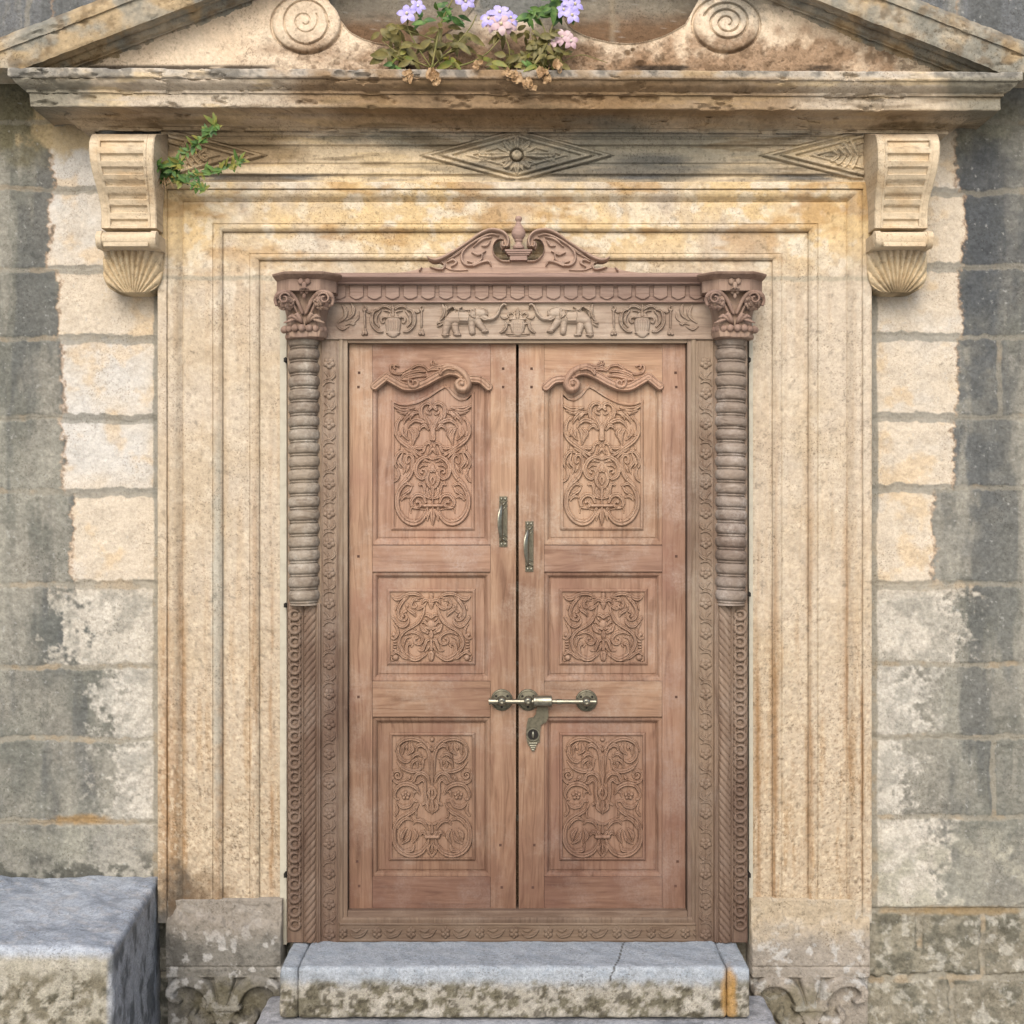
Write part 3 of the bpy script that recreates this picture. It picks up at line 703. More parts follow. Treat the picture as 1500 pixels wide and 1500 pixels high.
# rough eroded skin low down, rim along the dips
tp.H += (fbm(tp.X, tp.Y, 9, 5, 97)-.5)*5*sstep(35, 85, tp.Y)*sstep(330, 460, tp.X)
dv = tp.blur(gap.astype(float), 5); tp.H += 2.5*sstep(.02, .3, dv)*(~gap)*((tp.X > 497) & (tp.X < 1010))
for hx, hy, hr in ((920, 78, 7), (938, 95, 10), (927, 73, 4)): tp.H -= 9*np.clip(1-np.hypot(tp.X-hx, (tp.Y-hy)*1.3)/hr, 0, 1)
o = tp.build('tympanum', M_portal, portal, .135, lambda V: portal_col(V, 'ped'), noise=.5, skirt=.09)
m = MB(); m.box(WX(640, .1), WX(880, .1), -.118, .02, WZ(-26, .1), WZ(-190, .1), .01); m.build('pedestal', M_portal, portal, colf=lambda V: np.zeros((len(V), 3))+alb(124, 125, 120))

# corbels: scroll bracket, roll and shell
def corbel(pc, name='corbel'):
    sgn = -1 if pc < 750 else 1
    root = None
    prof = [(.02, 196), (.28, 196), (.305, 200), (.322, 208), (.328, 220), (.322, 236), (.304, 252), (.276, 268), (.246, 284), (.224, 300), (.212, 316), (.214, 334)]
    prof = [(float(np.interp(i, range(len(prof)), [p[0] for p in prof])), float(np.interp(i, range(len(prof)), [p[1] for p in prof]))) for i in np.linspace(1, len(prof)-1, 66)]
    prof = [(.02 if i == 0 else .005+d*.74, y) for i, (d, y) in enumerate(prof)]
    hw = .108 if sgn < 0 else .104
    cxw = {-1: -1.299, 1: 1.320}[sgn]
    xs_ = np.array([-hw, -hw+.004, -hw*.78, -hw*.76, -hw*.68, -hw*.66]+list(np.linspace(-hw*.6, hw*.6, 8))+[hw*.66, hw*.68, hw*.76, hw*.78, hw-.004, hw])
    rows = []
    for d, py in prof:
        t = (py-200)/134.0; zz = WZ(py, d); row = []
        w = 1-.13*float(sstep(.05, .85, np.array(t)))
        for x in xs_:
            a = abs(x)/hw; dd = d
            if a > .97: dd = d-.004
            if .77 < a < .8: dd = d-.003
            if a < .70:
                ph = (py-203)/19.2; f = ph-math.floor(ph); ins = .010 if .18 < f < .62 else 0.0
                if a > .675: ins *= .2
                dd = d-ins-.002
            row.append((cxw+x*w, -dd, zz))
        row = [(row[0][0], .0, zz)]+row+[(row[-1][0], .0, zz)]; rows.append(np.array(row))
    cap = rows[0].copy(); cap[:, 2] = WZ(187, .17); rows = [cap]+rows; top = rows[0].copy(); top[:, 1] = 0; rows = [top]+rows
    bot = rows[-1].copy(); bot[:, 1] = 0; rows.append(bot)
    ob = strip(rows, name, M_portal, portal, 'corb', amp=.002)
    # roll
    r = MB(); zc = WZ(352, .17); hw2 = hw*.97
    P = [(-hw2, .016), (-hw2+.004, .030), (-hw2+.022, .031), (-hw2+.024, .027), (hw2-.024, .027), (hw2-.022, .031), (hw2-.004, .030), (hw2, .016)]
    r.lathe([(q, x) for x, q in P], (cxw+.0, -.172, zc), 'x', 28); r.box(cxw-hw2+.002, cxw+hw2-.002, -.18, .0, zc-.026, zc+.022)
    r.box(cxw-hw2+.03, cxw+hw2-.03, -.198, -.17, zc-.026, zc-.012, .002)
    r.build('roll', M_portal, ob, True, colf=lambda V: portal_col(V, 'corb'), sharp=35)
    # shell: fan of ribs springing from the bottom, bulging forward
    pcx = 750+cxw/S*D/(D-.10); sh = Rl(pcx-46, 362, pcx+46, 432, 2.2)
    dx = (sh.X-pcx)/44.0; dy = (sh.Y-364)/66.0
    out = (np.abs(dx)**4+np.clip((dy-.25)/.75, 0, 2)**3.2 < 1) | ((dy <= .25) & (np.abs(dx) < 1))
    bx, by = 0.0, 1.15
    ang = np.arctan2(dx*44, (by-dy)*66); curve = ang*(1.35-.35*np.clip(dy, 0, 1))
    rib = np.abs(np.sin(curve*17))**.8
    bul = np.sqrt(np.clip(1-np.abs(dx)**3, 0, 1))*(1-.75*np.clip(dy, 0, 1)**1.6)
    sh.H = bul*20+rib*5.5*(.7+.3*bul)+(fbm(sh.X, sh.Y, 8, 4, 99)-.5)*2
    sh.H = sh.blur(sh.H, 1); sh.cut = out
    sh.build('shell', M_portal, ob, .075, lambda V: portal_col(V, 'corb'), noise=.3, skirt=.075)
    # cap slab below the cornice
    return ob
corbel(181); corbel(1327)

# plinths with carved fleur
for x0, x1 in ((243, 411), (1102, 1274)):
    ci = (x0+x1)/2
    pl = Rl(x0, 1322, x1, 1575, 1.4); pl.H[:] = 0
    st_ = lambda p, r, h: pl.st([(ci+a, b) for a, b in p], r, h)
    top = 1350+(fbm(pl.X, pl.Y*0, 30, 4, 101)-.5)*52
    pl.H += -9*sstep(top+5, top-5, pl.Y)
    pl.H += -2.2*np.exp(-((pl.Y-1417)/1.4)**2)
    pl.H += -11*sstep(1432, 1436, pl.Y)
    F = Rl(x0, 1322, x1, 1575, 1.4)
    for s_ in (-1, 1):
        F.st([(ci+s_*4, 1500), (ci+s_*14, 1476), (ci+s_*26, 1450), (ci+s_*46, 1439), (ci+s_*66, 1441), (ci+s_*78, 1452), (ci+s_*76, 1464), (ci+s_*66, 1468)], [6, 8, 9, 10, 9, 8, 7, 4], 17, 'flat')
        F.st([(ci+s_*6, 1482), (ci+s_*16, 1494), (ci+s_*34, 1500), (ci+s_*46, 1490), (ci+s_*42, 1480)], [6, 8, 8, 7, 4], 14, 'flat')
    F.st([(ci, 1437), (ci, 1476), (ci, 1520)], [16, 6, 9], 16, 'flat'); F.st([(ci-22, 1477), (ci+22, 1477)], [5, 5], 19, 'flat')
    pl.H = np.where(F.H > .5, np.maximum(pl.H, F.H*.8-10), pl.H); pl.H = pl.blur(pl.H, 2)
    pl.H += (fbm(pl.X, pl.Y, 16, 5, 103)-.5)*4
    pb = pl.build('plinth', M_portal, portal, .094, lambda V: portal_col(V, 'plinth'), noise=.8, skirt=.13)

# ================================================================ SILL, STEP, BENCH
def sill_col(V):
    u, v = UV(V); x, y, zz = V[:, 0]*417, V[:, 1]*417, V[:, 2]*417
    n2 = fbm(x+y*.6, zz+y*.8, 13, 5, 111); n3 = fbm(x+y*.5, zz+y*.7, 6, 4, 112)
    c = np.zeros((len(u), 3))+alb(184, 191, 197); c = mix(c, alb(168, 178, 187), sstep(.45, .65, n2)*.6)
    fr_ = sstep(1430, 1452, v+16*(n2-.5))
    c = mix(c, alb(186, 176, 154), fr_*.8); c = mix(c, alb(122, 116, 96), fr_*sstep(.47, .60, n2+.0012*(v-1450))*.9)
    c = mix(c, alb(78, 72, 60), fr_*sstep(.52, .64, n3)*.75); c = mix(c, alb(216, 210, 196), fr_*sstep(.56, .66, fbm(x, zz, 14, 4, 113))*.6)
    c = mix(c, alb(190, 148, 84), ell(u, v, 1068, 1460, 11, 46, .35, .4, 10, 114)*.85)
    crack = np.abs(u-(912-.35*(v-1385)+10*(fbm(u*0, v, 14, 3, 115)-.5)))
    c = mix(c, alb(80, 78, 72), sstep(1.6, .5, crack)*(v < 1436)*(v > 1380))
    return c*(1+.3*(n3-.5))[:, None]
def zd(py, d): return WZ(py, d)
zs = WZ(1381, .10)
o = rock('door_sill', M_step, WX(436.6, .33), WX(1064.6, .33), -.335, .0, .12, zs, None, .006, .015, .004, sill_col, skip=((1, 1), (2, 0)))
tag(o, 'worn white stone sill, cracked and mossy-fronted, under the carved door', 'door sill')
o = rock('sill_block', M_step, WX(411, .31), WX(436.4, .333), -.333, .0, .12, zs-.003, None, .006, .014, .004, sill_col, skip=((1, 1), (2, 0)))
tag(o, 'small pale stone block at the left end of the door sill', 'stone block', 'end blocks of the sill')
o = rock('sill_block', M_step, WX(1064.9, .333), WX(1099, .333), -.333, .0, .12, zs-.003, None, .006, .015, .004, sill_col, skip=((1, 1), (2, 0)))
tag(o, 'small stone block with an orange stain at the right end of the door sill', 'stone block', 'end blocks of the sill')
def step_col(V):
    x, y, zz = V[:, 0]*417, V[:, 1]*417, V[:, 2]*417; n2 = fbm(x+y*.3, zz+y, 24, 5, 121); n3 = fbm(x, zz+y, 6, 4, 122)
    c = np.zeros((len(x), 3))+alb(190, 191, 194); c = mix(c, alb(136, 138, 142), sstep(.5, .66, n2)*.7); c = mix(c, alb(206, 206, 208), sstep(.55, .7, n3)*.5); return c*(1+.3*(n3-.5))[:, None]
zl = WZ(1496, .335)
o = rock('lower_step', M_step, WX(368, .40), WX(1145, .40), -.80, -.1, -.15, zl, None, .012, .02, .005, step_col, skip=((1, 1), (2, 0)))
tag(o, 'grey worn lower step in front of the door sill', 'step')
def bench_col(V):
    u, v = UV(V); x, y, zz = V[:, 0]*417, V[:, 1]*417, V[:, 2]*417
    n1 = fbm(x+y*.4, zz+y*.8, 60, 4, 130); n2 = fbm(x+y*.6, zz+y*.8, 12, 5, 131); n3 = fbm(x+y*.5, zz+y*.7, 6, 4, 132)
    topm = sstep(.440, .472, V[:, 2]+.02*(n2-.5)); ff = np.clip(-V[:, 1]/.7, 0, 1); side = sstep(-1.262+.060*ff, -1.248+.060*ff, V[:, 0])*(1-topm)
    c = np.zeros((len(x), 3))+alb(190, 184, 166); c = mix(c, alb(126, 118, 98), sstep(.44, .58, n2)*sstep(.43, .38, V[:, 2])*.85)
    c = mix(c, alb(72, 70, 58), sstep(.55, .66, n3)*sstep(.42, .36, V[:, 2])*.7); c = mix(c, alb(212, 206, 190), sstep(.56, .68, fbm(x, zz, 15, 4, 133))*.5)
    c = mix(c, mix(np.zeros_like(c)+alb(194, 201, 209), alb(164, 172, 182), sstep(.42, .64, n1)*.8), topm)
    c = mix(c, alb(206, 204, 202), topm*sstep(.55, .7, n2)*.5)
    c = mix(c, mix(np.zeros_like(c)+alb(190, 193, 196), alb(128, 131, 132), sstep(.45, .62, fbm(x*.3+y, zz, 26, 5, 134, 1, 1.4))), side)
    return c*(1+.35*(n3-.5))[:, None]
def bshape(V):
    V = V.copy(); f = np.clip((-V[:, 1])/.7, 0, 1)
    e = sstep(-1.5, -1.17, V[:, 0]); V[:, 0] += e*(.062*f-.012)
    V[:, 2] += np.where(V[:, 2] > .44, (fbm(V[:, 0], V[:, 1], .18, 4, 135)-.5)*.022, 0)
    return V
o = rock('stone_bench', M_step, -3.2, -1.225, -.72, .01, -.15, .487, None, .0065, .016, .007, bench_col, bshape, skip=((1, 1), (2, 0), (0, 0)))
tag(o, 'big worn stone bench block against the wall left of the doorway', 'stone bench')
# ================================================================ DOOR FRAME
frame = thing('carved_door_frame', 'carved wooden door frame with ringed columns, elephant frieze and scrolled crest', 'door frame', (0, -.05, zs))
MX = 758.0     # mirror axis of the timber
for mir in (False, True):
    q = (lambda x: 2*MX-x) if mir else (lambda x: x)
    a, b = sorted((q(421), q(509))); m = MB(); m.pxbox(a, b, 494, 1380.5, -.02, .084, .002); m.build('door_post', M_frame, frame)
m = MB(); m.pxbox(509.3, 1006.7, 416, 502.5, -.02, .084, .002); m.build('head_beam', M_frameh, frame)
m = MB(); m.pxbox(509.3, 1006.7, 1334, 1380.5, -.02, .084, .002); m.build('bottom_rail', M_frameh, frame)
# rebate moulding round the opening (mitred)
PRO = [(-.5, .0), (-.5, .046), (.5, .050), (2, .0745), (4, .078), (6, .0795), (7, .086), (9, .0895), (11.5, .090), (13, .0885), (13.6, .0855), (13.6, .07)]
m = MB(); L = []
for o_, d in PRO:
    ob_ = o_*1.5
    L.append([(510-o_, 502.5-o_*.72, d), (1006-o_*-1, 502.5-o_*.72, d), (1006+o_, 1333.5+ob_, d), (510-o_, 1333.5+ob_, d)])
m.loops(L); m.build('rebate_moulding', M_frame, frame, sharp=25)

# flower strips: posts
def flower(r, x, y, s=1.0):
    for k in range(5):
        a = math.radians(90+72*k); r.dot(x+5.2*s*math.cos(a), y+4.9*s*math.sin(a), 3.9*s, 3.4)
    r.dot(x, y, 2.7*s, 4.6)
fs = Rl(470, 500, 496.5, 1380, 2.5)
for k in range(20):
    y = 532+44*k+math.sin(k*7)*.8
    flower(fs, 482.3, y)
    if y+34 < 1375:
        fs.st([(489, y+12), (490, y+18), (484, y+23), (476, y+25)], [1.2, 2.6, 3.0, 1.2], 3.0); fs.st([(474, y+33), (477, y+28), (484, y+26.5), (489, y+29)], [1.0, 2.2, 2.0, 1.0], 2.6)
        fs.st([(475, y+13), (480, y+17), (482, y+22)], [.8, 2.0, .8], 2.2)
e = np.minimum(np.abs(fs.X-472), np.abs(fs.X-493.5)); fs.soften(1, 1.0, 3); fs.H += 1.4*np.exp(-(e/1.1)**2)
for mir in (False, True):
    fs.build('flower_strip', M_frame, frame, .087, flip=MX if mir else None, skirt=.01, noise=.25)
fb = Rl(470, 1352, 1046, 1380, 2.0)
for k in range(12):
    x = 509+50.2*k-7
    for j in range(4):
        a = math.radians(45+90*j); fb.dot(x+4.4*math.cos(a), 1366+4.4*math.sin(a), 3.6, 3.2)
    fb.dot(x, 1366, 2.2, 4.2); fb.dot(x, 1359.5, 2.4, 2.8); fb.dot(x, 1372.5, 2.4, 2.8)
    fb.st([(x+12, 1367), (x+18, 1371), (x+28, 1369), (x+36, 1362)], [1, 3.2, 3.4, .8], 3.2); fb.st([(x+13, 1362), (x+20, 1364), (x+26, 1361)], [.8, 2.2, .8], 2.4)
fb.soften(1, 1.0, 3); e = np.minimum(np.abs(fb.Y-1354), np.abs(fb.Y-1377.5)); fb.H += 1.3*np.exp(-(e/1.0)**2)
fb.cut = (fb.X > 497) | True & (fb.Y > 0)
fb.cut = (fb.X > 497) & (fb.X < 1019.5)
fb.build('flower_strip', M_frameh, frame, .0905, skirt=.01, noise=.25)

# lower pilasters: chain of rings and rope
cp = Rl(421, 884, 469, 1380.5, 2.4)
rope = np.sqrt(np.clip(1-((cp.X-454)/9.2)**2, 0, 1)); ph = ((cp.Y-884)+(cp.X-454)*1.15)/11.4; tw = np.abs(np.sin(math.pi*ph))**.6
cp.H = np.where(np.abs(cp.X-454) < 9.2, rope*(1.6+2.8*tw)-1.2, 0)
for k in range(25):
    y = 901+19.7*k
    if y > 1372: break
    cp.st([(432+7.2*math.cos(a), y+6.6*math.sin(a)) for a in np.linspace(-.2, 2*math.pi-.9, 14)], [2.9, 3.1, 3.1, 2.0], 4.2, 'round')
    if y+19 < 1372: cp.st([(425.2, y+2), (424.8, y+9), (425.8, y+15)], [1.2, 1.9, 1.2], 2.4, 'round'); cp.st([(439.0, y+6), (439.8, y+12), (438.0, y+18)], [1.2, 1.9, 1.2], 2.4, 'round')
cp.soften(1, 2.6, 4)
cp.H += 2.0*np.exp(-((cp.X-443)/1.3)**2)+2.0*np.exp(-((cp.X-465.5)/1.3)**2)+1.5*np.exp(-((cp.X-422)/1.0)**2)
for mir in (False, True): cp.build('chain_pilaster', M_frame, frame, .098, flip=MX if mir else None, skirt=.05, noise=.3)

# ringed columns
def column(mir):
    cx = 445.0; nz, na = 620, 56
    Y = np.linspace(493, 886, nz)[:, None]; A = np.linspace(-math.pi*.55, math.pi*.55, na)[None, :]
    sl_ = (-1 if mir else 1)*.55*A/math.pi*3
    ph = ((Y+sl_*1.2-493)/19.55) % 1.0
    roll = np.where(ph < .76, np.sqrt(np.clip(1-((ph-.38)/.38)**2, 0, 1)), 0)
    fil = np.where((ph > .80) & (ph < .96), np.sqrt(np.clip(1-((ph-.88)/.08)**2, 0, 1))*.42, 0)
    n = fbm(A*30+Y*0+(500 if mir else 0), Y, 9, 4, 201)-.5
    R = 19.4+4.6*np.maximum(roll**.75, fil)-.5+n*1.6+(fbm(A*30+0*Y, Y*1.0, 3, 2, 202)-.5)*.5
    c = .088; k = S*(D-c)/D
    x = (2*MX-cx if mir else cx)+R*np.sin(A); yy = R*np.cos(A)*1.15
    V = np.stack([(x-750)*k, -c-yy*k+.012, (EYE+(750-Y)*k)+0*A], -1).reshape(-1, 3)
    i = np.arange(nz*na).reshape(nz, na); Q = np.stack([i[:-1, :-1], i[1:, :-1], i[1:, 1:], i[:-1, 1:]], -1).reshape(-1, 4)
    return grid_mesh('ringed_column', V, Q, M_col, frame, True)
column(False); column(True)

# capitals
def capital(mir):
    c = thing('capital', '', '', (0, 0, 0)); bpy.data.objects.remove(c)
    f = 1 if not mir else -1; cx = 445.5 if not mir else 1076.5-0.0
    q = lambda dx: cx+f*dx
    def oct_(hx, d): # front outline of an octagonal slab (world xy), half width hx px
        k = S*(D-d)/D; hx *= k; x0 = (cx-750)*k
        return [(x0-hx, .0), (x0-hx, -d+.05), (x0-hx+.035, -d+.012), (x0-hx+.05, -d), (x0+hx-.05, -d), (x0+hx-.035, -d+.012), (x0+hx, -d+.05), (x0+hx, .0)]
    b = MB(); L = []
    for hx, d, y in ((44, .205, 424.6), (44.2, .206, 424.2), (44.2, .206, 407.6), (45, .209, 406.8), (47, .216, 405.5), (50.5, .232, 401.8), (51, .235, 399.6), (50, .236, 398.6), (40, .16, 397.6)):
        L.append([(x, y_, WZ(y, .22)) for x, y_ in oct_(hx, d)])
    n = 8; V = [p for l in L for p in l]
    F = [(a*n+i, a*n+(i+1) % n, (a+1)*n+(i+1) % n, (a+1)*n+i) for a in range(len(L)-1) for i in range(n)]+[tuple(range(n))[::-1], tuple((len(L)-1)*n+i for i in range(n))]
    b.add(V, F); root = b.build('capital', M_cap, frame, sharp=20)
    # bell
    b = MB(); L = []
    for hx, d, y in ((40, .17, 424.5), (37, .168, 432), (33, .165, 445), (29.5, .16, 458), (28, .158, 470), (29, .16, 476), (30, .165, 486), (28, .165, 492.5)):
        k = S*(D-d)/D; x0 = (cx-750)*k; h_ = hx*k; L.append([(x0-h_, 0, WZ(y, d)), (x0-h_, -d+.04, WZ(y, d)), (x0-h_*.75, -d+.008, WZ(y, d)), (x0-h_*.3, -d, WZ(y, d)), (x0+h_*.3, -d, WZ(y, d)), (x0+h_*.75, -d+.008, WZ(y, d)), (x0+h_, -d+.04, WZ(y, d)), (x0+h_, 0, WZ(y, d))])
    V = [p for l in L for p in l]; b.add(V, [(a*n+i, a*n+(i+1) % n, (a+1)*n+(i+1) % n, (a+1)*n+i) for a in range(len(L)-1) for i in range(n)]+[tuple((len(L)-1)*n+i for i in range(n))])
    b.build('bell', M_cap, root, True, sharp=40)
    rnd = random.Random(5+mir)
    for s_ in (-1, 1):      # volutes with grapes
        vx, vy = 27*s_, 441; b = MB(); P0 = W(cx+vx, vy, .185)
        b.ball((P0[0], P0[1]+.012, P0[2]+.004), .033, 18, 12, 1, .9, 1)
        b.build('volute', M_cap, root, True)
        b = MB()
        for k in range(34):
            a = rnd.uniform(-1.15, 1.15); t = rnd.uniform(.05, 1.25)
            dx = math.sin(a)*math.cos(t); dz = -math.sin(t)+.1; dy = -math.cos(a)*math.cos(t)
            b.ball((P0[0]+.033*dx, P0[1]+.012+.031*dy, P0[2]+.002+.033*dz), .0062, 7, 5)
        b.build('grapes', M_cap, root, True)
        b = MB()
        pts = [W(cx+s_*2, 460, .168), W(cx+s_*6, 450, .174), W(cx+s_*12, 438, .182), W(cx+s_*20, 429, .195), W(cx+s_*30, 427, .215), W(cx+s_*40, 431, .215), W(cx+s_*43, 440, .205), W(cx+s_*40, 448, .205)]
        pp = catmull([p for p in pts], .004) if False else pts
        A = np.array(pts); sm = np.stack([np.interp(np.linspace(0, 7, 29), range(8), A[:, i]) for i in range(3)], 1)
        for _ in range(2): sm[1:-1] = (sm[:-2]+2*sm[1:-1]+sm[2:])/4
        b.tube([tuple(p) for p in sm], list(np.linspace(.006, .0085, 14))+list(np.linspace(.0085, .005, 15)), 8)
        A2 = sm.copy(); A2[:, 0] += s_*.012*-1*-1; A2[:, 2] -= .012; b.tube([tuple(p) for p in A2[2:20]], list(np.linspace(.003, .006, 9))+list(np.linspace(.006, .003, 9)), 7)
        cc = W(cx+s_*29, 437, .222); b.tube([(cc[0]+x*.0024, cc[1], cc[2]-y*.0024) for x, y in spiral(0, 0, 8.5, 2, 200 if s_ > 0 else -20, 1.25*s_, 22)], .0034, 7)
        b.build('scroll_stem', M_cap, root, True)
        b = MB()
        for dx2, y2, w_ in ((24, 462, .008), (15, 459, .009), (30, 470, .006)):
            b.tube([W(cx+s_*2, 475, .163), W(cx+s_*dx2*.4, 468-abs(dx2-15)*.1, .17), W(cx+s_*dx2*.75, y2+.5, .178), W(cx+s_*dx2, y2+3, .18)], [.003, w_, w_*.9, .002], 8)
        b.build('acanthus', M_cap, root, True)
    b = MB()
    for dy, sc_ in ((0, 1), (15, .75)):
        for dx2 in (-5, 5): b.ball(W(cx+dx2*sc_, 412+dy, .212-.02*(dy > 0)), .010*sc_, 8, 6, 1, .5, 1.1)
        b.ball(W(cx, 418+dy, .212-.02*(dy > 0)), .011*sc_, 8, 6, .8, .5, 1.2)
    b.tube([W(cx-7, 424, .212), W(cx, 419.5, .214), W(cx+7, 424, .212)], [.002, .0035, .002], 6)
    b.build('rosette', M_cap, root, True)
    b = MB()
    for k in range(9):
        a = math.radians(-80+20*k); b.ball((WX(cx, .12)+.069*math.sin(a), -.112-.058*math.cos(a), WZ(481, .16)), .0128, 10, 7)
    b.build('bead_row', M_cap, root, True)
    b = MB(); b.lathe([(.060, -.010), (.066, -.008), (.068, -.001), (.066, .006), (.060, .008)], (WX(cx, .12), -.100, WZ(490.5, .16)), 'z', 30); b.build('neck_ring', M_cap, root, True, sharp=50)
capital(False); capital(True)

# tongue moulding
tm = Rl(486, 415.5, 1032, 443, 2.4); P = 26.15
dx = ((tm.X-MX+P/2) % P)-P/2; bot = 437.5-np.abs(dx)*.42*(np.abs(dx) > 2.5)+.2
bot = 438.5-np.clip(np.abs(dx)-3, 0, 20)*.55
tab = (np.abs(dx) < 10.0) & (tm.Y < bot) & (tm.Y > 418)
tm.H = np.where(tab, 3.2, 0)+np.where(tm.Y < 418, 4.2, 0)+np.where(tm.Y > 441.3, 1.5, 0); tm.soften(1, 0)
tm.build('tongue_moulding', M_crest, frame, .100, skirt=.02, noise=.25)
# crown moulding between the capitals
CR = [(.08, 416), (.124, 416), (.130, 415.2), (.131, 413), (.137, 411.5), (.150, 408.5), (.158, 405.5), (.160, 403), (.160, 401.5), (.152, 400.4), (.06, 399.5)]
rows = [np.array([W(x, y-1.0*0, d) for x in np.linspace(489, 1028, 60)]) for d, y in CR]
V = np.concatenate(rows); i = np.arange(60*len(CR)).reshape(len(CR), 60); Q = np.stack([i[:-1, :-1], i[:-1, 1:], i[1:, 1:], i[1:, :-1]], -1).reshape(-1, 4)
o = grid_mesh('crown_moulding', V, Q, M_crest, frame, True); o.data.set_sharp_from_angle(angle=math.radians(35))

# frieze ground, urns, elephants, foliage
fg = Rl(470, 442, 1046, 497, 1.6); fg.H += np.where(fg.Y > 492.5, 2.0, 0); fg.soften(1, 0); fg.H += (fbm(fg.X, fg.Y, 12, 4, 210)-.5)*1.2
m_frz = fg.build('frieze_panel', M_frz, frame, .0885, skirt=.01, noise=.3)
ORG, SC = (490, 400), 5.357
def frz(x0, x1): return Rl(x0, 443, x1, 494, 3.0, ORG, SC)
def urn_side(r, cx):
    def st(p, w, h=None, pr='groove'):
        for s_ in (-1, 1): r.st([(cx+s_*x, y) for x, y in p], w, h, pr)
    st([(4, 320), (14, 285), (50, 262), (85, 262), (112, 285)], 13); st([(4, 330), (30, 300), (70, 295)], 9)
    st([(112, 285), (150, 300), (168, 350), (160, 410), (120, 455), (85, 460)], [9, 15, 16, 12, 8]); st([(100, 300), (130, 340), (135, 385), (112, 420)], 11)
    st([(70, 345), (95, 360), (85, 390), (70, 385)], 9); st([(160, 290), (185, 308), (205, 305)], 8)
    st([(226, 262), (212, 268), (214, 292), (232, 292), (236, 270)], 8, None, 'round'); st([(224, 295), (222, 380), (220, 440)], [7, 9, 7], None, 'round'); st([(220, 440), (212, 475)], [8, 14]); st([(228, 445), (236, 480)], [7, 12])
    r.st([(cx, 355), (cx, 460)], [46, 62, 58, 50], 3.4, 'flat'); r.st([(cx-62, 350), (cx+62, 350)], [9, 9], 4.4, 'round'); r.st([(cx-48, 470), (cx+48, 470)], [9, 9], 3.2, 'round')
    for k in (-38, -19, 0, 19, 38): r.st([(cx+k, 370), (cx+k*.9, 450)], [6, 8, 6], 4.3, 'round')
    r.st([(cx, 335), (cx, 250)], [11, 9, 3], 4)
for px in (576, 940.5):
    r = frz(px-48, px+48); urn_side(r, (px-490)*SC); r.soften(1, 0)
    r.build('urn_carving', M_frz, m_frz, .0895, eps=.25, skirt=.004, hs=1.5)
r = frz(727, 789.6); cx = (758.3-490)*SC
for s_ in (-1, 1):
    f = lambda p: [(cx+s_*x, y) for x, y in p]
    r.st(f([(0, 340), (25, 330), (50, 310), (75, 325), (70, 345)]), 9); r.st(f([(0, 340), (10, 300), (22, 318), (35, 345)]), 8); r.st(f([(80, 350), (110, 355), (130, 340)]), 9)
    r.st(f([(60, 400), (85, 390), (95, 430), (115, 455), (130, 465)]), [8, 13, 15, 10]); r.st(f([(0, 480), (90, 478)]), 8, 2.4, 'round'); r.st(f([(0, 498), (75, 494)]), 6, 2, 'round')
r.st([(cx, 375), (cx, 455)], [52, 60, 46], 3.4, 'flat'); r.st([(cx-58, 365), (cx+58, 365)], [9, 9], 4.2, 'round'); r.st([(cx, 350), (cx, 275)], [12, 14, 4], 4.2)
for k in (-36, -18, 0, 18, 36): r.st([(cx+k, 385), (cx+k*.85, 450)], [5, 7, 5], 4.2, 'round')
r.soften(1, 0); r.build('vase_carving', M_frz, m_frz, .0895, eps=.25, skirt=.004, hs=1.5)
r = frz(640, 742)
rd = 'round'
r.st([(905, 372), (960, 345), (1040, 345), (1110, 350)], [42, 60, 56, 46], 5.0, rd); r.st([(930, 335), (990, 318), (1060, 325)], [25, 32, 28], 4.4, rd)
r.st([(1085, 330), (1120, 318), (1160, 322)], [46, 48, 38], 5.6, rd); r.st([(1088, 300), (1084, 330), (1098, 352)], [18, 24, 10], 6.6, 'groove'); r.dot(1145, 312, 6, 6.5)
r.st([(1160, 340), (1200, 362), (1245, 358), (1280, 325), (1300, 280), (1325, 250), (1350, 258), (1352, 275)], [27, 20, 17, 15, 13, 12, 11, 8], 4.8, rd)
r.st([(1150, 355), (1180, 372), (1225, 366)], [10, 9, 4], 4.6, rd); r.st([(1135, 270), (1190, 290), (1200, 330)], [6, 8, 5], 3, rd)
r.st([(895, 385), (880, 430), (868, 485)], [38, 30, 25], 4.4, rd); r.st([(945, 410), (950, 445), (962, 482)], [30, 26, 22], 3.8, rd); r.st([(945, 485), (985, 488)], [10, 11], 4.0, rd)
r.st([(1075, 390), (1078, 430), (1082, 465)], [28, 26, 24], 3.8, rd); r.st([(1120, 375), (1150, 420), (1180, 455)], [34, 27, 20], 4.4, rd); r.st([(1165, 460), (1200, 458)], [11, 9], 4.2, rd); r.st([(850, 487), (893, 488)], [9, 10], 4.2, rd)
for q in ([(950, 290), (1000, 300), (1060, 295)], [(975, 290), (975, 340), (985, 375)], [(1050, 295), (1055, 340), (1045, 378)], [(980, 378), (1045, 378)], [(1000, 270), (960, 300)], [(880, 300), (930, 270), (955, 310)]): r.st(q, 6, 6.0, rd)
r.st([(845, 240), (862, 290), (850, 340), (820, 385)], [3, 16, 14, 4]); r.st([(840, 385), (790, 400), (760, 450), (750, 495)], [4, 12, 10, 4]); r.st([(845, 400), (810, 420)], 8); r.st([(870, 250), (885, 300), (868, 345)], [3, 10, 4])
r.soften(1, 0)
for mir in (False, True): r.build('elephant_carving', M_frz, m_frz, .0895, eps=.25, skirt=.004, hs=1.6, flip=MX+.3 if mir else None)
r = frz(480, 530)
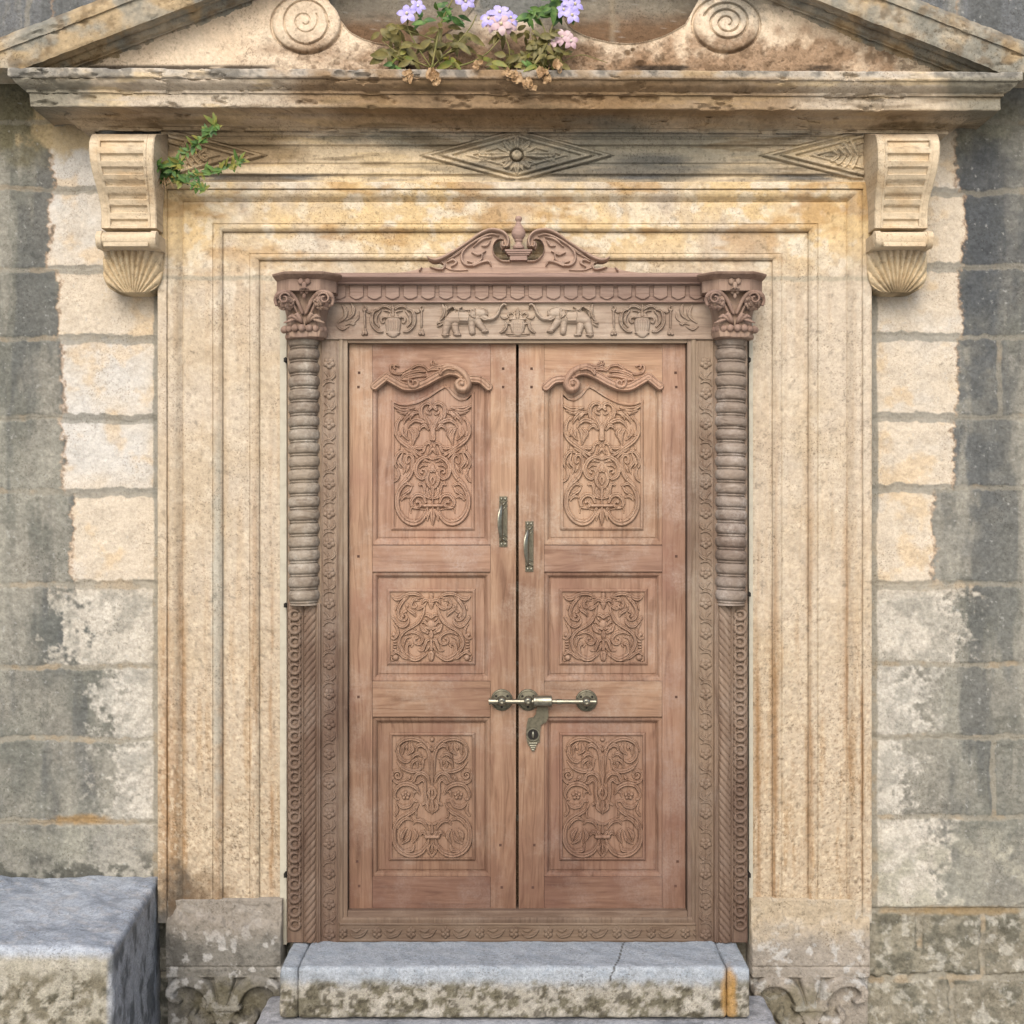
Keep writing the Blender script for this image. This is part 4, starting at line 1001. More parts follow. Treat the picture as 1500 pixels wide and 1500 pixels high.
r.st([(130, 235), (150, 280), (140, 330), (90, 370)], [4, 16, 14, 5]); r.st([(60, 250), (90, 300), (80, 350), (30, 390)], [4, 18, 14, 5]); r.st([(90, 405), (120, 390), (150, 400), (165, 370)], [5, 12, 10, 4]); r.st([(20, 420), (60, 440), (110, 420)], [5, 12, 5]); r.st([(190, 300), (185, 350), (150, 390)], [3, 9, 4])
r.soften(1, 0)
for mir in (False, True): r.build('foliage_carving', M_frz, m_frz, .0895, eps=.25, skirt=.004, flip=MX if mir else None)

# crest: swan-neck pediment
OC, SCC = (600, 300), 4.6875
cr = Rl(518, 316, 998, 402, 3.0, OC, SCC)
mx = 748.0
def both(p): return [p, [(2*mx-x, y) for x, y in p]]
top = catmull([(-380, 478), (-180, 470), (-20, 455), (70, 430), (140, 408), (185, 404), (225, 398)], 4)
halfL = [(-400, 490)]+[tuple(p) for p in catmull([(-400, 478), (-180, 472), (-20, 458), (60, 440), (85, 432)], 5)]+[tuple(p) for p in catmull([(140, 430), (215, 436), (232, 410), (215, 400)], 4)]+[tuple(p) for p in catmull([(205, 395), (160, 395), (128, 378), (122, 358)], 4)]+[tuple(p) for p in catmull([(160, 372), (215, 352), (300, 308), (400, 246), (480, 190), (560, 164), (620, 168), (668, 196), (690, 240), (690, 280), (668, 300)], 5)]+[(690, 302), (705, 372), (748, 372), (748, 490)]
X_, Y_ = (cr.X-OC[0])*SCC, (cr.Y-OC[1])*SCC
body = np.zeros(X_.shape, bool)
for h in both(halfL): body |= inside(h, X_, Y_)
hole = np.zeros(X_.shape, bool)
hl = [tuple(p) for p in catmull([(660, 290), (632, 302), (622, 270), (636, 236), (606, 240), (580, 270), (574, 310), (590, 350), (625, 380), (665, 384), (690, 365), (700, 335), (690, 300), (660, 290)], 4)]
for h in both(hl): hole |= inside(h, X_, Y_)
cr.cut = body & ~hole
def cs(p, w, h=None, pr='round'):
    for q in both(p): cr.st(q, w, h, pr)
cs([(122, 358), (150, 378), (200, 378), (280, 340), (400, 262), (480, 205), (550, 176), (620, 182), (662, 210), (678, 250), (668, 290), (640, 285), (640, 262)], [8, 14, 14, 12, 12, 12, 13, 14, 14, 12, 10, 10], 6.5)
cs([(640, 240), (600, 250), (580, 290), (582, 330), (604, 366), (640, 388), (685, 392)], [6, 9, 10, 10, 10, 10, 8], 5); cs([(300, 350), (380, 300), (480, 235), (560, 205), (610, 215)], [4, 9, 10, 10, 5], 4.6); cs([(440, 290), (500, 240), (560, 225)], [4, 11, 6], 4.2); cs([(500, 285), (530, 280), (552, 250)], 11, 4)
cs([(430, 330), (470, 345), (520, 322)], 10, 4); cs([(400, 290), (365, 330), (360, 380), (390, 415), (440, 415), (490, 380), (500, 340)], [5, 9, 10, 11, 11, 9, 5], 4.6); cs([(400, 390), (450, 400), (500, 375)], 8, 3.4); cs([(560, 420), (540, 390), (490, 400), (440, 425)], [4, 12, 11, 4], 4.6)
cs([(260, 395), (300, 380), (320, 400), (290, 425)], 11, 4.2); cs([(260, 380), (330, 340), (360, 320)], 8, 3.6); cs([(70, 452), (90, 420), (130, 420), (180, 440), (225, 445), (240, 420), (225, 398)], [7, 8, 8, 9, 9, 8, 6], 5); cs([(240, 430), (300, 450), (400, 450)], 5, 2.5)
cr.soften(1, 0)
crest = cr.build('crest', M_crest, frame, .105, hs=1.3, skirt=.035, noise=.25)
m = MB(); cxp = 600+748/SCC
for hw_, y0, y1, d in ((20, 365, 368, .139), (17.5, 368, 371, .136), (15.5, 371, 373.5, .132), (12.5, 373.5, 381, .128)): m.pxbox(cxp-hw_, cxp+hw_, y0, y1-.15, .09, d, .0008)
m.build('finial_base', M_crest, crest)
fp = [(.0, 365), (7.5, 365), (8.5, 363), (8.5, 361.5), (7, 360), (5, 358.5), (4.4, 355), (6, 353.5), (6.3, 352.5), (5.6, 351.5), (8.5, 348), (10.4, 344), (10.2, 340), (8.4, 335.5), (5.8, 331.5), (4.2, 329), (4.6, 328), (3.6, 327), (3.0, 325), (4.2, 323.4), (5.1, 321.5), (5.0, 319.5), (3.6, 317.4), (1.6, 316.6), (0, 316.4)]
k = S*(D-.115)/D
m = MB(); m.lathe([(r_*k, WZ(y, .115)-WZ(365, .115)) for r_, y in fp], (WX(cxp, .115), -.115, WZ(365, .115)), 'z', 26)
m.build('finial', M_crest, crest, True, sharp=50)

# black fixing clips at the outer edges
for x, ys_ in ((418.0, (527, 887, 1283)), (1097.5, (527, 871, 1283))):
    for y in ys_:
        m = MB(); m.pxbox(x-2.6, x+2.6, y-3, y+3, .03, .075, .0015); m.pxbox(x-1, x+1, y-4, y+2, .07, .079, .0005); m.build('fixing_clip', M_dark, frame)

# ================================================================ DOOR LEAVES
LF = .058
def leaf_root(name, label, px): return thing(name, label, 'door leaf', (WX(px, LF), -LF, WZ(1331, LF)), 'pair of carved door leaves')
left = leaf_root('door_leaf', 'left carved wooden door leaf, with the higher pull handle beside the middle gap', 634)
m = MB(); m.pxbox(511.5, 545.5, 504, 1331, .012, LF, .0012); m.build('stile', M_leafv, left)
m = MB(); m.pxbox(718.5, 755.8, 504, 1331, .012, LF, .0012); m.build('stile', M_leafv, left)
curve = catmull([(545, 567.5), (566, 552), (580, 561), (593, 567), (607, 567), (620, 563), (642, 551), (656, 545), (668, 544), (678, 549), (684, 555), (690, 555), (705, 558.5), (719, 569)], 2)
cy_ = lambda x: np.interp(x, curve[:, 0], curve[:, 1])
m = MB(); xs2 = np.linspace(545.8, 718.2, 90)
V = [W(x, 504, LF-.0004) for x in xs2]+[W(x, cy_(x), LF-.0004) for x in xs2]+[W(x, cy_(x), .03) for x in xs2]; n = 90
m.add(V, [(i, i+1, n+i+1, n+i) for i in range(n-1)]+[(n+i, n+i+1, 2*n+i+1, 2*n+i) for i in range(n-1)]); m.build('top_rail', M_leafh, left)
for y0, y1 in ((799, 837.5), (998, 1050), (1284.5, 1331)):
    m = MB(); m.pxbox(545.8, 718.2, y0, y1, .012, LF-.0004, .001); m.build('rail', M_leafh, left)
m = MB(); m.pxbox(540, 724, 545, 1290, .008, .030); 
def panel(top, bot, ct, cb, cl, cr_, curved=False):
    """sunk panel with bevelled sides; returns the panel object"""
    m = MB(); K = 30
    def loop(x0, x1, y0, y1, d, ins=0):
        ts = np.linspace(0, 1, K)
        tp_ = [(x0+(x1-x0)*t, y0, d) for t in ts]
        return tp_+[(x1, y1, d), (x0, y1, d)]
    def cloop(x0, x1, y1, d, off):
        base = np.array([(578, 591), (586, 594), (596, 595), (612, 592), (630, 583), (645, 573), (655, 567.5), (660, 575), (667, 583), (676, 588), (685, 586), (693, 579)], float)
        fx = np.linspace(578, 693, K); fy = np.interp(fx, *np.array(catmull(base[:7], 2)).T) if False else np.interp(fx, base[:, 0], base[:, 1])
        X = x0+(fx-578)/(693-578)*(x1-x0); return [(a, b_+off, d) for a, b_ in zip(X, fy)]+[(x1, y1, d), (x0, y1, d)]
    L = [loop(545+i*1.0, 719-i*.95, top+i*.9, bot-i*1.1, d) for i, d in ((0, LF-.002), (.6, LF-.0075), (2.4, LF-.008), (5, LF-.0105), (7, LF-.0155), (8, .0385), (8.6, .0335), (9.8, .0335), (10.4, .0365))]
    if not curved:
        L += [loop(cl-1, cr_+1, ct-1, cb+1, .0365), loop(cl, cr_, ct, cb, .0420), loop(cl+2, cr_-2, ct+2, cb-2, .0455), loop(cl+3.5, cr_-3.5, ct+3.5, cb-3.5, .0450), loop(cl+4.5, cr_-4.5, ct+4.5, cb-4.5, .0330)]
    else:
        L[0:1] = []; 
        L = [loop(545, 719, 540, bot, LF-.003)]+[loop(a[0][0], a[K][0], 541, a[-1][1], a[0][2]) for a in L]
        L += [cloop(cl-1, cr_+1, cb+1, .0365, -5.5), cloop(cl, cr_, cb, .0420, -4.5), cloop(cl+2, cr_-2, cb-2, .0455, -2.5), cloop(cl+3.5, cr_-3.5, cb-3.5, .0450, -1), cloop(cl+4.5, cr_-4.5, cb-4.5, .0330, .6)]
    m.loops(L); return m.build('panel', M_leafv, left, sharp=18)
p1 = panel(553, 798, 0, 776, 573.5, 694.5, True); p2 = panel(838, 997.5, 863, 973.5, 567.5, 696); p3 = panel(1050.5, 1284.5, 1073.5, 1260, 570.5, 695.5)

# carvings -----------------------------------------------------------
A = Rl(577.2, 567, 690.8, 772.5, 3.0, (560, 570), 6.82)
def a_(p, w, pr='groove', h=None): A.st(p, [q*1.16 for q in w], h, pr)
a_([(125, 168), (200, 200), (320, 186)], [14, 22, 14, 8]); a_([(150, 215), (240, 228), (352, 215)], [8, 20, 16, 8]); a_([(175, 240), (260, 243), (372, 226)], [6, 16, 16, 10])
a_([(372, 228), (285, 252), (235, 300), (215, 348)], [12, 20, 18, 4]); a_([(330, 235), (285, 275), (280, 305)], [12, 18, 6]); a_([(205, 290), (190, 300), (180, 320)], [6, 12, 4])
a_([(468, 395), (400, 290), (385, 205), (418, 152), (468, 145), (494, 178), (470, 205)], [14, 20, 20, 17, 15, 14]); A.pdot(560+478/6.82*0+478/6.82, 570+186/6.82, 3.0, 4.2); a_([(482, 390), (440, 310), (412, 235)], [8, 13, 4]); a_([(480, 250), (450, 240), (440, 215)], [10, 12, 4])
a_([(495, 500), (498, 400), (470, 330), (430, 270)], [18, 18, 13, 5])
a_([(190, 285), (148, 350), (140, 430), (175, 505), (255, 572), (345, 632), (400, 668)], [8, 17, 20, 20, 20, 18, 12]); a_([(230, 590), (320, 650), (360, 690)], [6, 13, 10])
a_([(455, 385), (400, 328), (330, 312), (280, 345), (258, 385)], [8, 19, 20, 16, 6]); a_([(462, 410), (425, 366), (385, 385), (372, 418)], [7, 16, 16, 6])
a_([(285, 405), (318, 470), (305, 560)], [14, 26, 5]); a_([(245, 420), (232, 470), (268, 512)], [8, 17, 5]); a_([(318, 398), (352, 440), (338, 495)], [10, 19, 6]); a_([(160, 420), (175, 460), (205, 455)], [5, 13, 5]); a_([(210, 390), (200, 440), (235, 490)], [5, 14, 5])
a_([(300, 572), (370, 592), (425, 575), (440, 550), (470, 538), (482, 560)], [6, 16, 15, 12, 13, 9]); a_([(430, 580), (405, 628), (378, 634)], [10, 15, 7]); a_([(490, 560), (486, 600), (455, 650)], [8, 16, 8]); a_([(478, 640), (500, 600)], [8, 12])
a_([(230, 925), (285, 850), (308, 760), (305, 690), (272, 655), (240, 680), (245, 735), (268, 728)], [22, 20, 18, 17, 16, 14, 10]); a_([(250, 640), (190, 625), (145, 670), (130, 740), (150, 805)], [7, 15, 17, 14, 5]); a_([(205, 640), (180, 715), (225, 785), (212, 845)], [7, 17, 15, 5]); a_([(150, 800), (168, 850), (150, 900), (120, 925)], [6, 13, 13, 8]); a_([(240, 830), (270, 760)], [5, 12, 5]); a_([(175, 560), (168, 600)], [8, 8]); a_([(165, 690), (160, 740), (190, 790)], [4, 11, 4])
a_([(505, 700), (440, 680), (370, 715), (335, 790), (350, 865), (400, 895), (440, 862), (438, 815), (398, 800), (382, 830)], [9, 17, 19, 19, 18, 15, 13, 11, 8]); a_([(450, 765), (405, 755), (372, 790)], [6, 14, 5]); a_([(480, 730), (430, 712), (400, 735)], [5, 12, 4]); A.pdot(560+398/6.82, 570+838/6.82, 2.3, 4)
a_([(470, 830), (445, 900), (470, 970), (505, 1000)], [7, 15, 14, 8]); a_([(505, 870), (484, 910), (505, 955)], [5, 10, 5]); a_([(505, 760), (490, 820), (470, 800)], [10, 16, 6]); a_([(372, 955), (412, 950), (430, 1005), (440, 1070), (500, 1088)], [10, 17, 16, 14, 12]); a_([(455, 985), (450, 1030), (480, 1075)], [6, 14, 8]); a_([(505, 985), (505, 1070)], [14, 10])
a_([(305, 965), (235, 945), (180, 1000), (150, 1090), (155, 1190), (205, 1285), (290, 1338), (370, 1325), (425, 1265), (450, 1195)], [7, 19, 20, 21, 22, 24, 26, 24, 20, 14]); a_([(300, 970), (265, 1020), (200, 1060), (175, 1100)], [4, 17, 13, 5]); a_([(275, 1082), (225, 1070), (190, 1110)], [6, 17, 7]); a_([(240, 910), (195, 955), (165, 1010)], [16, 16, 8])
a_([(435, 1130), (405, 1070), (340, 1062), (292, 1120), (312, 1178), (366, 1180), (382, 1140), (345, 1112)], [12, 17, 18, 17, 15, 13, 10]); A.pdot(560+345/6.82, 570+1132/6.82, 2.4, 4.2)
a_([(232, 1300), (300, 1318), (330, 1300)], [5, 9, 4]); a_([(440, 1210), (300, 1185), (285, 1240)], [4, 7, 4]); a_([(505, 1190), (505, 1270), (505, 1355)], [12, 24, 6]); a_([(480, 1205), (458, 1260), (450, 1310)], [10, 15, 7])
ax = .5*(A.x0+A.x1); A.mirror()
A.st([((ax-560)*6.82-100, 1165), ((ax-560)*6.82+100, 1165)], [17, 17], 5, 'round'); A.st([((ax-560)*6.82, 1060), ((ax-560)*6.82, 1190)], [10, 8], 4, 'round')
tb = np.array([(578, 591), (586, 594), (596, 595), (612, 592), (630, 583), (645, 573), (655, 567.5), (660, 575), (667, 583), (676, 588), (685, 586), (693, 579)], float)
A.H[A.Y < np.interp(A.X, tb[:, 0], tb[:, 1])+1.5] = 0
A.soften(1, 1.5, 4); A.cut = A.Y > np.interp(A.X, tb[:, 0], tb[:, 1])-.6
A.build('carving', M_carve, p1, .0378, hs=1.2)

B = Rl(571.6, 867, 691.9, 969.5, 3.0, (560, 855), 10.0); Wd = (.5*(571.6+691.9)-560)*10-710
def b_(p, w, pr='groove', h=None): B.st([(x+Wd, y) for x, y in p], [q*1.1 for q in w], h, pr)
b_([(140, 185), (190, 222), (260, 215), (330, 170), (430, 142), (520, 160), (590, 212)], [14, 28, 28, 24, 28, 24, 10]); b_([(215, 272), (290, 262), (370, 190)], [8, 24, 12]); b_([(710, 210), (700, 280), (705, 365)], [28, 30, 8])
b_([(705, 268), (645, 235), (598, 250), (578, 300)], [14, 26, 24, 10]); b_([(640, 262), (612, 312), (540, 360), (480, 362)], [8, 18, 24, 12]); b_([(560, 205), (470, 220), (425, 275), (425, 325), (460, 350), (495, 325), (470, 290)], [7, 20, 22, 20, 18, 14, 8]); b_([(540, 250), (500, 240), (460, 265)], [5, 13, 5])
b_([(340, 195), (260, 310), (222, 420), (250, 505), (320, 530), (355, 485), (320, 440), (278, 460), (285, 500)], [14, 26, 24, 22, 20, 18, 14, 10]); b_([(200, 320), (180, 400)], [8, 12, 4]); b_([(150, 495), (190, 550), (240, 610), (310, 622), (370, 570), (382, 505)], [18, 18, 22, 24, 22, 8]); b_([(350, 370), (405, 395), (455, 430), (482, 485)], [8, 26, 26, 6]); b_([(310, 420), (345, 400)], [14, 14]); b_([(365, 290), (345, 360)], [6, 18, 8])
b_([(615, 330), (590, 440), (530, 555), (440, 625), (330, 690), (258, 775), (245, 880), (295, 985), (390, 1075), (490, 1108), (590, 1060), (640, 1030)], [10, 20, 22, 20, 22, 24, 22, 24, 30, 34, 26, 12]); b_([(495, 658), (430, 688), (345, 715)], [6, 18, 8])
b_([(320, 755), (390, 712), (480, 712), (560, 760), (585, 825), (540, 880), (478, 862), (468, 812), (510, 795)], [8, 20, 22, 22, 22, 20, 18, 14]); b_([(415, 782), (350, 785), (312, 845), (310, 925)], [6, 22, 22, 8]); b_([(435, 905), (385, 878), (350, 925), (360, 1005), (400, 1065)], [7, 22, 24, 22, 8]); b_([(445, 890), (420, 920)], [8, 12])
b_([(615, 475), (655, 455), (710, 495)], [8, 24, 20]); b_([(565, 582), (605, 552), (655, 600)], [8, 22, 16]); b_([(560, 605), (600, 670), (660, 715)], [20, 42, 20]); b_([(625, 500), (660, 540)], [10, 18, 8]); b_([(640, 640), (690, 660)], [14, 20]); b_([(640, 730), (665, 715)], [10, 16]); b_([(710, 690), (710, 745), (710, 810)], [14, 34, 12])
b_([(710, 838), (650, 825), (618, 890), (585, 970), (528, 978)], [12, 24, 24, 20, 10]); b_([(688, 865), (660, 940), (622, 990)], [8, 22, 10]); b_([(710, 830), (710, 1000)], [16, 22, 26]); b_([(710, 1030), (710, 1070), (710, 1140)], [44, 38, 5])
b_([(165, 590), (212, 650), (222, 735), (170, 800), (125, 795)], [8, 18, 22, 20, 12]); b_([(140, 1035), (190, 1000), (250, 1020), (320, 1078), (385, 1108)], [16, 22, 24, 22, 8]); b_([(125, 1070), (130, 1110), (150, 1130)], [12, 12])
for y in (850, 890, 930, 970): b_([(160, y), (195, y)], [13, 13], 'round')
b_([(710, 585), (710, 600)], [52, 56], 'round', 4.6); b_([(710, 160), (710, 172)], [30, 32], 'round', 4)
B.pdot(560+(165+Wd)/10, 855+74.5, 3.2, 3.8); B.pdot(560+(188+Wd)/10, 855+108, 4.6, 4.4); B.pdot(560+(300+Wd)/10, 855+48, 2.2, 4)
B.mirror(); B.soften(1, 1.5, 4); B.build('carving', M_carve, p2, .0378, hs=1.2)

E = Rl(574.5, 1077.5, 691.5, 1256.5, 3.0, (560, 1060), 6.82); We = (633-560)*6.82-490
def e_(p, w, pr='groove', h=None): E.st([(x+We, y) for x, y in p], [q*1.16 for q in w], h, pr)
e_([(478, 560), (472, 400), (462, 295), (415, 205), (340, 157), (250, 150), (170, 190), (125, 275)], [10, 14, 18, 20, 20, 19, 17, 7]); e_([(138, 372), (200, 440), (290, 474), (365, 458), (388, 415)], [6, 16, 19, 17, 6]); e_([(165, 215), (150, 285), (180, 350), (230, 380), (272, 368)], [6, 15, 19, 17, 6])
e_([(445, 265), (390, 212), (345, 225), (338, 258)], [6, 17, 18, 8]); e_([(390, 330), (350, 298), (305, 318), (290, 375)], [6, 17, 16, 5]); e_([(375, 398), (335, 360), (295, 385), (285, 438)], [6, 16, 15, 6]); e_([(250, 182), (205, 225), (195, 300)], [6, 19, 7]); e_([(285, 195), (298, 260), (250, 302)], [6, 19, 8]); e_([(235, 210), (238, 265)], [6, 13, 5]); e_([(340, 395), (345, 430)], [14, 8]); e_([(428, 345), (402, 360), (396, 450)], [6, 14, 5])
e_([(440, 195), (492, 270)], [6, 17, 6]); e_([(490, 600), (490, 300)], [12, 14, 8])
e_([(x, y) for x, y in spiral(148, 512, 52, 8, 150, 1.6, 40)], [9, 13, 11, 7]); e_([(92, 470), (108, 560), (160, 588), (225, 562)], [5, 12, 14, 5]); e_([(245, 575), (300, 570), (330, 512), (390, 490), (440, 522), (462, 585)], [7, 17, 16, 17, 17, 7]); e_([(285, 592), (345, 588), (390, 556), (420, 590), (420, 680), (430, 775), (390, 808)], [6, 14, 15, 15, 15, 15, 9]); e_([(275, 520), (240, 560)], [6, 15, 7])
e_([(372, 705), (325, 632), (245, 600), (165, 618), (118, 690), (128, 745), (158, 755)], [7, 18, 20, 19, 17, 13, 7]); e_([(138, 785), (190, 830), (262, 820), (300, 775), (342, 775)], [6, 15, 17, 14, 7]); e_([(350, 680), (310, 680), (300, 730)], [5, 13, 5]); 
for k in range(5):
    q = math.radians(72*k-90); E.pdot(560+(228+We+30*math.cos(q))/6.82, 1060+(715+28*math.sin(q))/6.82, 2.7, 3.8)
E.pdot(560+(228+We)/6.82, 1060+715/6.82, 1.8, 4.6)
e_([(490, 615), (455, 690), (488, 765)], [8, 15, 8]); e_([(452, 765), (442, 835), (488, 890)], [7, 20, 7]); e_([(490, 640), (490, 740)], [6, 12, 6]); e_([(490, 780), (490, 905)], [14, 22, 5])
e_([(355, 800), (312, 865), (225, 918), (150, 975), (112, 1070), (120, 1190), (185, 1278), (290, 1312), (385, 1280), (438, 1210), (455, 1160)], [7, 17, 19, 20, 21, 22, 23, 24, 23, 18, 10]); e_([(130, 795), (145, 865), (118, 915)], [5, 13, 10]); e_([(335, 930), (385, 970), (478, 1005)], [5, 12, 8]); e_([(330, 850), (328, 935)], [5, 10, 5])
e_([(295, 965), (240, 940), (180, 975), (145, 1050)], [6, 18, 17, 5]); e_([(300, 1005), (335, 968), (400, 980), (450, 1055)], [6, 16, 17, 7]); e_([(235, 1050), (195, 1100), (190, 1165)], [8, 25, 7]); e_([(278, 1080), (252, 1150), (188, 1198)], [6, 18, 7]); e_([(305, 1055), (335, 1115), (300, 1185)], [7, 20, 7]); e_([(312, 1200), (290, 1258), (215, 1272)], [6, 18, 8])
e_([(368, 1110), (405, 1080), (440, 1130)], [8, 18, 12]); e_([(440, 1075), (480, 1115)], [7, 16, 7]); e_([(490, 1180), (450, 1255), (490, 1325)], [8, 14, 8]); e_([(490, 1190), (490, 1290)], [6, 11, 5])
E.mirror(); E.st([(490+We-60, 1128), (490+We+60, 1128)], [22, 22], 4.6, 'round'); E.pdot(633, 1060+157/6.82, 3.4, 4); E.st([(490+We, 1080), (490+We, 1000)], [16, 14, 6], 4)
E.soften(1, 1.5, 4); E.build('carving', M_carve, p3, .0378, hs=1.2)

# overdoor moulding with scroll and acanthus
O = Rl(541, 522, 724, 584, 3.0)
main = [(549, 566), (566, 551.5), (580, 560), (593, 566.5), (607, 566.5), (622, 561), (642, 550), (656, 544.5), (668, 545), (676, 549)]
O.st([(549, 566), (566, 551.8)], [6.2, 6.2], 5, 'triple'); O.st(main[1:], [6.2, 6.4, 6.4, 6.4], 5, 'triple'); O.st([(690, 555), (704, 557), (716, 567)], [6.0, 6.2, 6.2], 5, 'triple'); O.dot(566, 552, 6, 5, 'triple')
o1 = Rl(541, 522, 724, 584, 3.0, (530, 510), 7.14)
o1.st([(815, 275), (830, 235), (880, 205), (960, 205), (1040, 245), (1100, 315), (1112, 380), (1075, 432), (1020, 425), (995, 375), (1030, 335), (1070, 350)], [14, 24, 30, 34, 34, 34, 34, 36, 34, 30, 26, 16], 8.5, 'round'); o1.pdot(530+1052/7.14, 510+378/7.14, 8.5, 6.5, 'flat'); o1.pdot(530+1050/7.14, 510+377/7.14, 4.6, 11)
o1.st([(830, 280), (850, 250), (900, 225), (970, 235)], [12, 14, 12, 5], 9.5, 'round')
o1.st([(735, 135), (725, 165), (760, 190), (830, 195), (900, 180), (970, 190)], [6, 16, 22, 24, 20, 8], 4.5, 'groove'); o1.st([(760, 130), (770, 155), (790, 165)], [4, 12, 5], 3); o1.st([(690, 240), (740, 215), (800, 225)], [8, 28, 12], 4.0, 'groove')
o1.st([(375, 205), (350, 215), (335, 200), (355, 178), (385, 190), (392, 225), (360, 255), (312, 245), (298, 205), (318, 178)][4:0:-1]+[(318, 176), (300, 205), (315, 250), (370, 268), (430, 262), (500, 225), (580, 180), (650, 190), (690, 235)], [8, 9, 10, 12, 15, 17, 18, 17, 14, 6], 4.0, 'groove')
o1.st([(400, 335), (440, 290), (520, 255), (600, 240), (660, 250)], [5, 22, 26, 20, 7], 4.4, 'groove'); o1.st([(430, 320), (520, 300), (600, 285), (690, 290)], [8, 24, 24, 10], 3.2, 'groove'); o1.st([(410, 335), (480, 330), (530, 340)], [6, 18, 10], 3, 'round')
o1.st([(490, 330), (495, 375), (520, 405), (565, 405), (590, 375), (570, 345), (540, 355), (540, 380)], [14, 20, 24, 26, 24, 20, 18, 12], 7, 'round')
O.H = np.maximum(O.H, o1.H); O.soften(1, 0)
O.build('overdoor_moulding', M_carve, left, LF, eps=.35, skirt=.012, hs=1.1)

# pegs
for x, y in ((526, 546), (525, 567), (525, 815), (525, 1021), (523, 1262), (526, 1298), (737, 540), (737, 567), (733, 1238), (735, 1300)):
    m = MB(); s_ = 1.9; m.pxbox(x-s_, x+s_, y-s_, y+s_, LF-.004, LF+.0006, .0004); m.build('peg', M_hole, left)

# the right leaf is the same joinery again
right_ = leaf_root('door_leaf', 'right carved wooden door leaf, with the lower pull handle and two bolt brackets', 881.6); right_.scale = (-1, 1, 1)
def copy_children(a, b):
    for ch in list(a.children):
        c = ch.copy(); C.objects.link(c); c.parent = b; copy_children(ch, c)
copy_children(left, right_)
bpy.context.view_layer.update()

# pull handles
def handle(cx, cy, parent):
    m = MB(); m.pxbox(cx-6, cx+6, cy-37, cy+37, LF, LF+.004, .0012)
    h = m.build('pull_handle', M_brassd, parent)
    for s_ in (-1, 1):
        m = MB()
        for q in (-1, 1): m.ball(W(cx+q*2.6, cy+s_*33, LF+.005), .0048, 8, 6, 1, .6, 1.2)
        m.tube([W(cx-5, cy+s_*29.5, LF+.006), W(cx, cy+s_*25, LF+.010), W(cx+5, cy+s_*29.5, LF+.006)], [.0022, .003, .0022], 6)
        m.tube([W(cx-4, cy+s_*15, LF+.005), W(cx+5, cy+s_*23, LF+.005)], .0016, 6)
        m.build('plate_ornament', M_brass, h, True)
    # bowed strap grip, wide in the middle and pinched at the ends
    V = []; F = []; n = 40; K = 8
    for i in range(n+1):
        t = i/n*2-1; y = cy+t*29; w = .0026+.0078*max(0, 1-(t/.86)**2)**.7; d = LF+.006+.034*max(0, 1-t*t)**.75; tw = .55*(1-t*t)
        px = cx-1.2-3.6*(1-t*t); cxw, _, cz = W(px, y, d)
        for k in range(K):
            a = 2*math.pi*k/K; xx = w*math.cos(a); yy = .0034*math.sin(a)
            V.append((cxw+xx*math.cos(tw)-yy*math.sin(tw), -d+xx*math.sin(tw)+yy*math.cos(tw)*-1, cz))
    for i in range(n):
        for k in range(K): F.append((i*K+k, i*K+(k+1) % K, (i+1)*K+(k+1) % K, (i+1)*K+k))
    m = MB(); m.add(V, F); m.build('grip', M_brass, h, True)
handle(737.3, 764, left); handle(775.5, 800.5, right_)

# bolt
def rose(cx, cy, parent):
    m = MB(); c = W(cx, cy, LF)
    m.lathe([(.0375, 0), (.038, .003), (.0365, .007), (.033, .0085), (.031, .0065), (.016, .009), (.013, .013), (.0125, .034)], c, 'y', 36)
    r_ = m.build('bolt_bracket', M_brassd, parent, True, sharp=40)
    m = MB(); P = W(cx, cy+2, LF+.034); m.ball(P, .0155, 20, 14); m.lathe([(.0065, 0), (.007, .001), (.0052, .0035), (.003, .003)], (P[0], P[1]-.0148, P[2]), 'y', 14); m.build('knuckle', M_brass, r_, True, sharp=60)
    for a in (35, 145, 270):
        x, z_ = .024*math.cos(math.radians(a)), .024*math.sin(math.radians(a)); m = MB(); m.lathe([(.0042, 0), (.0042, .0012), (.0034, .0015)], (c[0]+x, c[1]-.0078, c[2]+z_), 'y', 10); m.build('screw', M_dark, r_)
rose(735, 1025, left); rose(773.5, 1025, right_); rose(859, 1026, right_)
bolt = thing('sliding_bolt', 'brass sliding bolt with hanging lock hasp across both leaves', 'door bolt', W(790, 1027, LF+.036))
dB = LF+.034
m = MB(); m.tube([W(717, 1027.5, dB), W(873, 1028, dB)], .0080, 14); m.tube([W(716.5, 1027.5, dB), W(726, 1027.5, dB)], .0100, 14); m.tube([W(716, 1027.5, dB), W(718.5, 1027.5, dB)], .0115, 14); m.tube([W(816, 1028, dB), W(822, 1028, dB)], .0098, 14); m.build('bolt_rod', M_brass, bolt, True, sharp=40)
m = MB(); x0 = WX(782, dB); x1 = WX(808, dB); c = W(795, 1027, dB); L_ = (x1-x0)/2
m.lathe([(.012, -L_-.002), (.0190, -L_), (.0198, -L_+.004), (.0191, -L_+.007), (.0191, L_-.007), (.0198, L_-.004), (.0190, L_), (.012, L_+.002)], c, 'x', 28); m.build('barrel', M_brass, bolt, True, sharp=35)
m = MB(); m.prism([(787, 1036), (803, 1036), (803.5, 1050), (800, 1058), (792.5, 1062), (790.5, 1076), (790.5, 1087), (786, 1089), (784.5, 1094), (779, 1095.5), (774, 1092), (772, 1086), (770.5, 1075), (771.5, 1062), (774, 1052), (781, 1051), (785, 1046)], LF+.001, LF+.0075); hp = m.build('hasp', M_brassd, bolt, sharp=30)
c = W(780.8, 1076, LF+.0075)
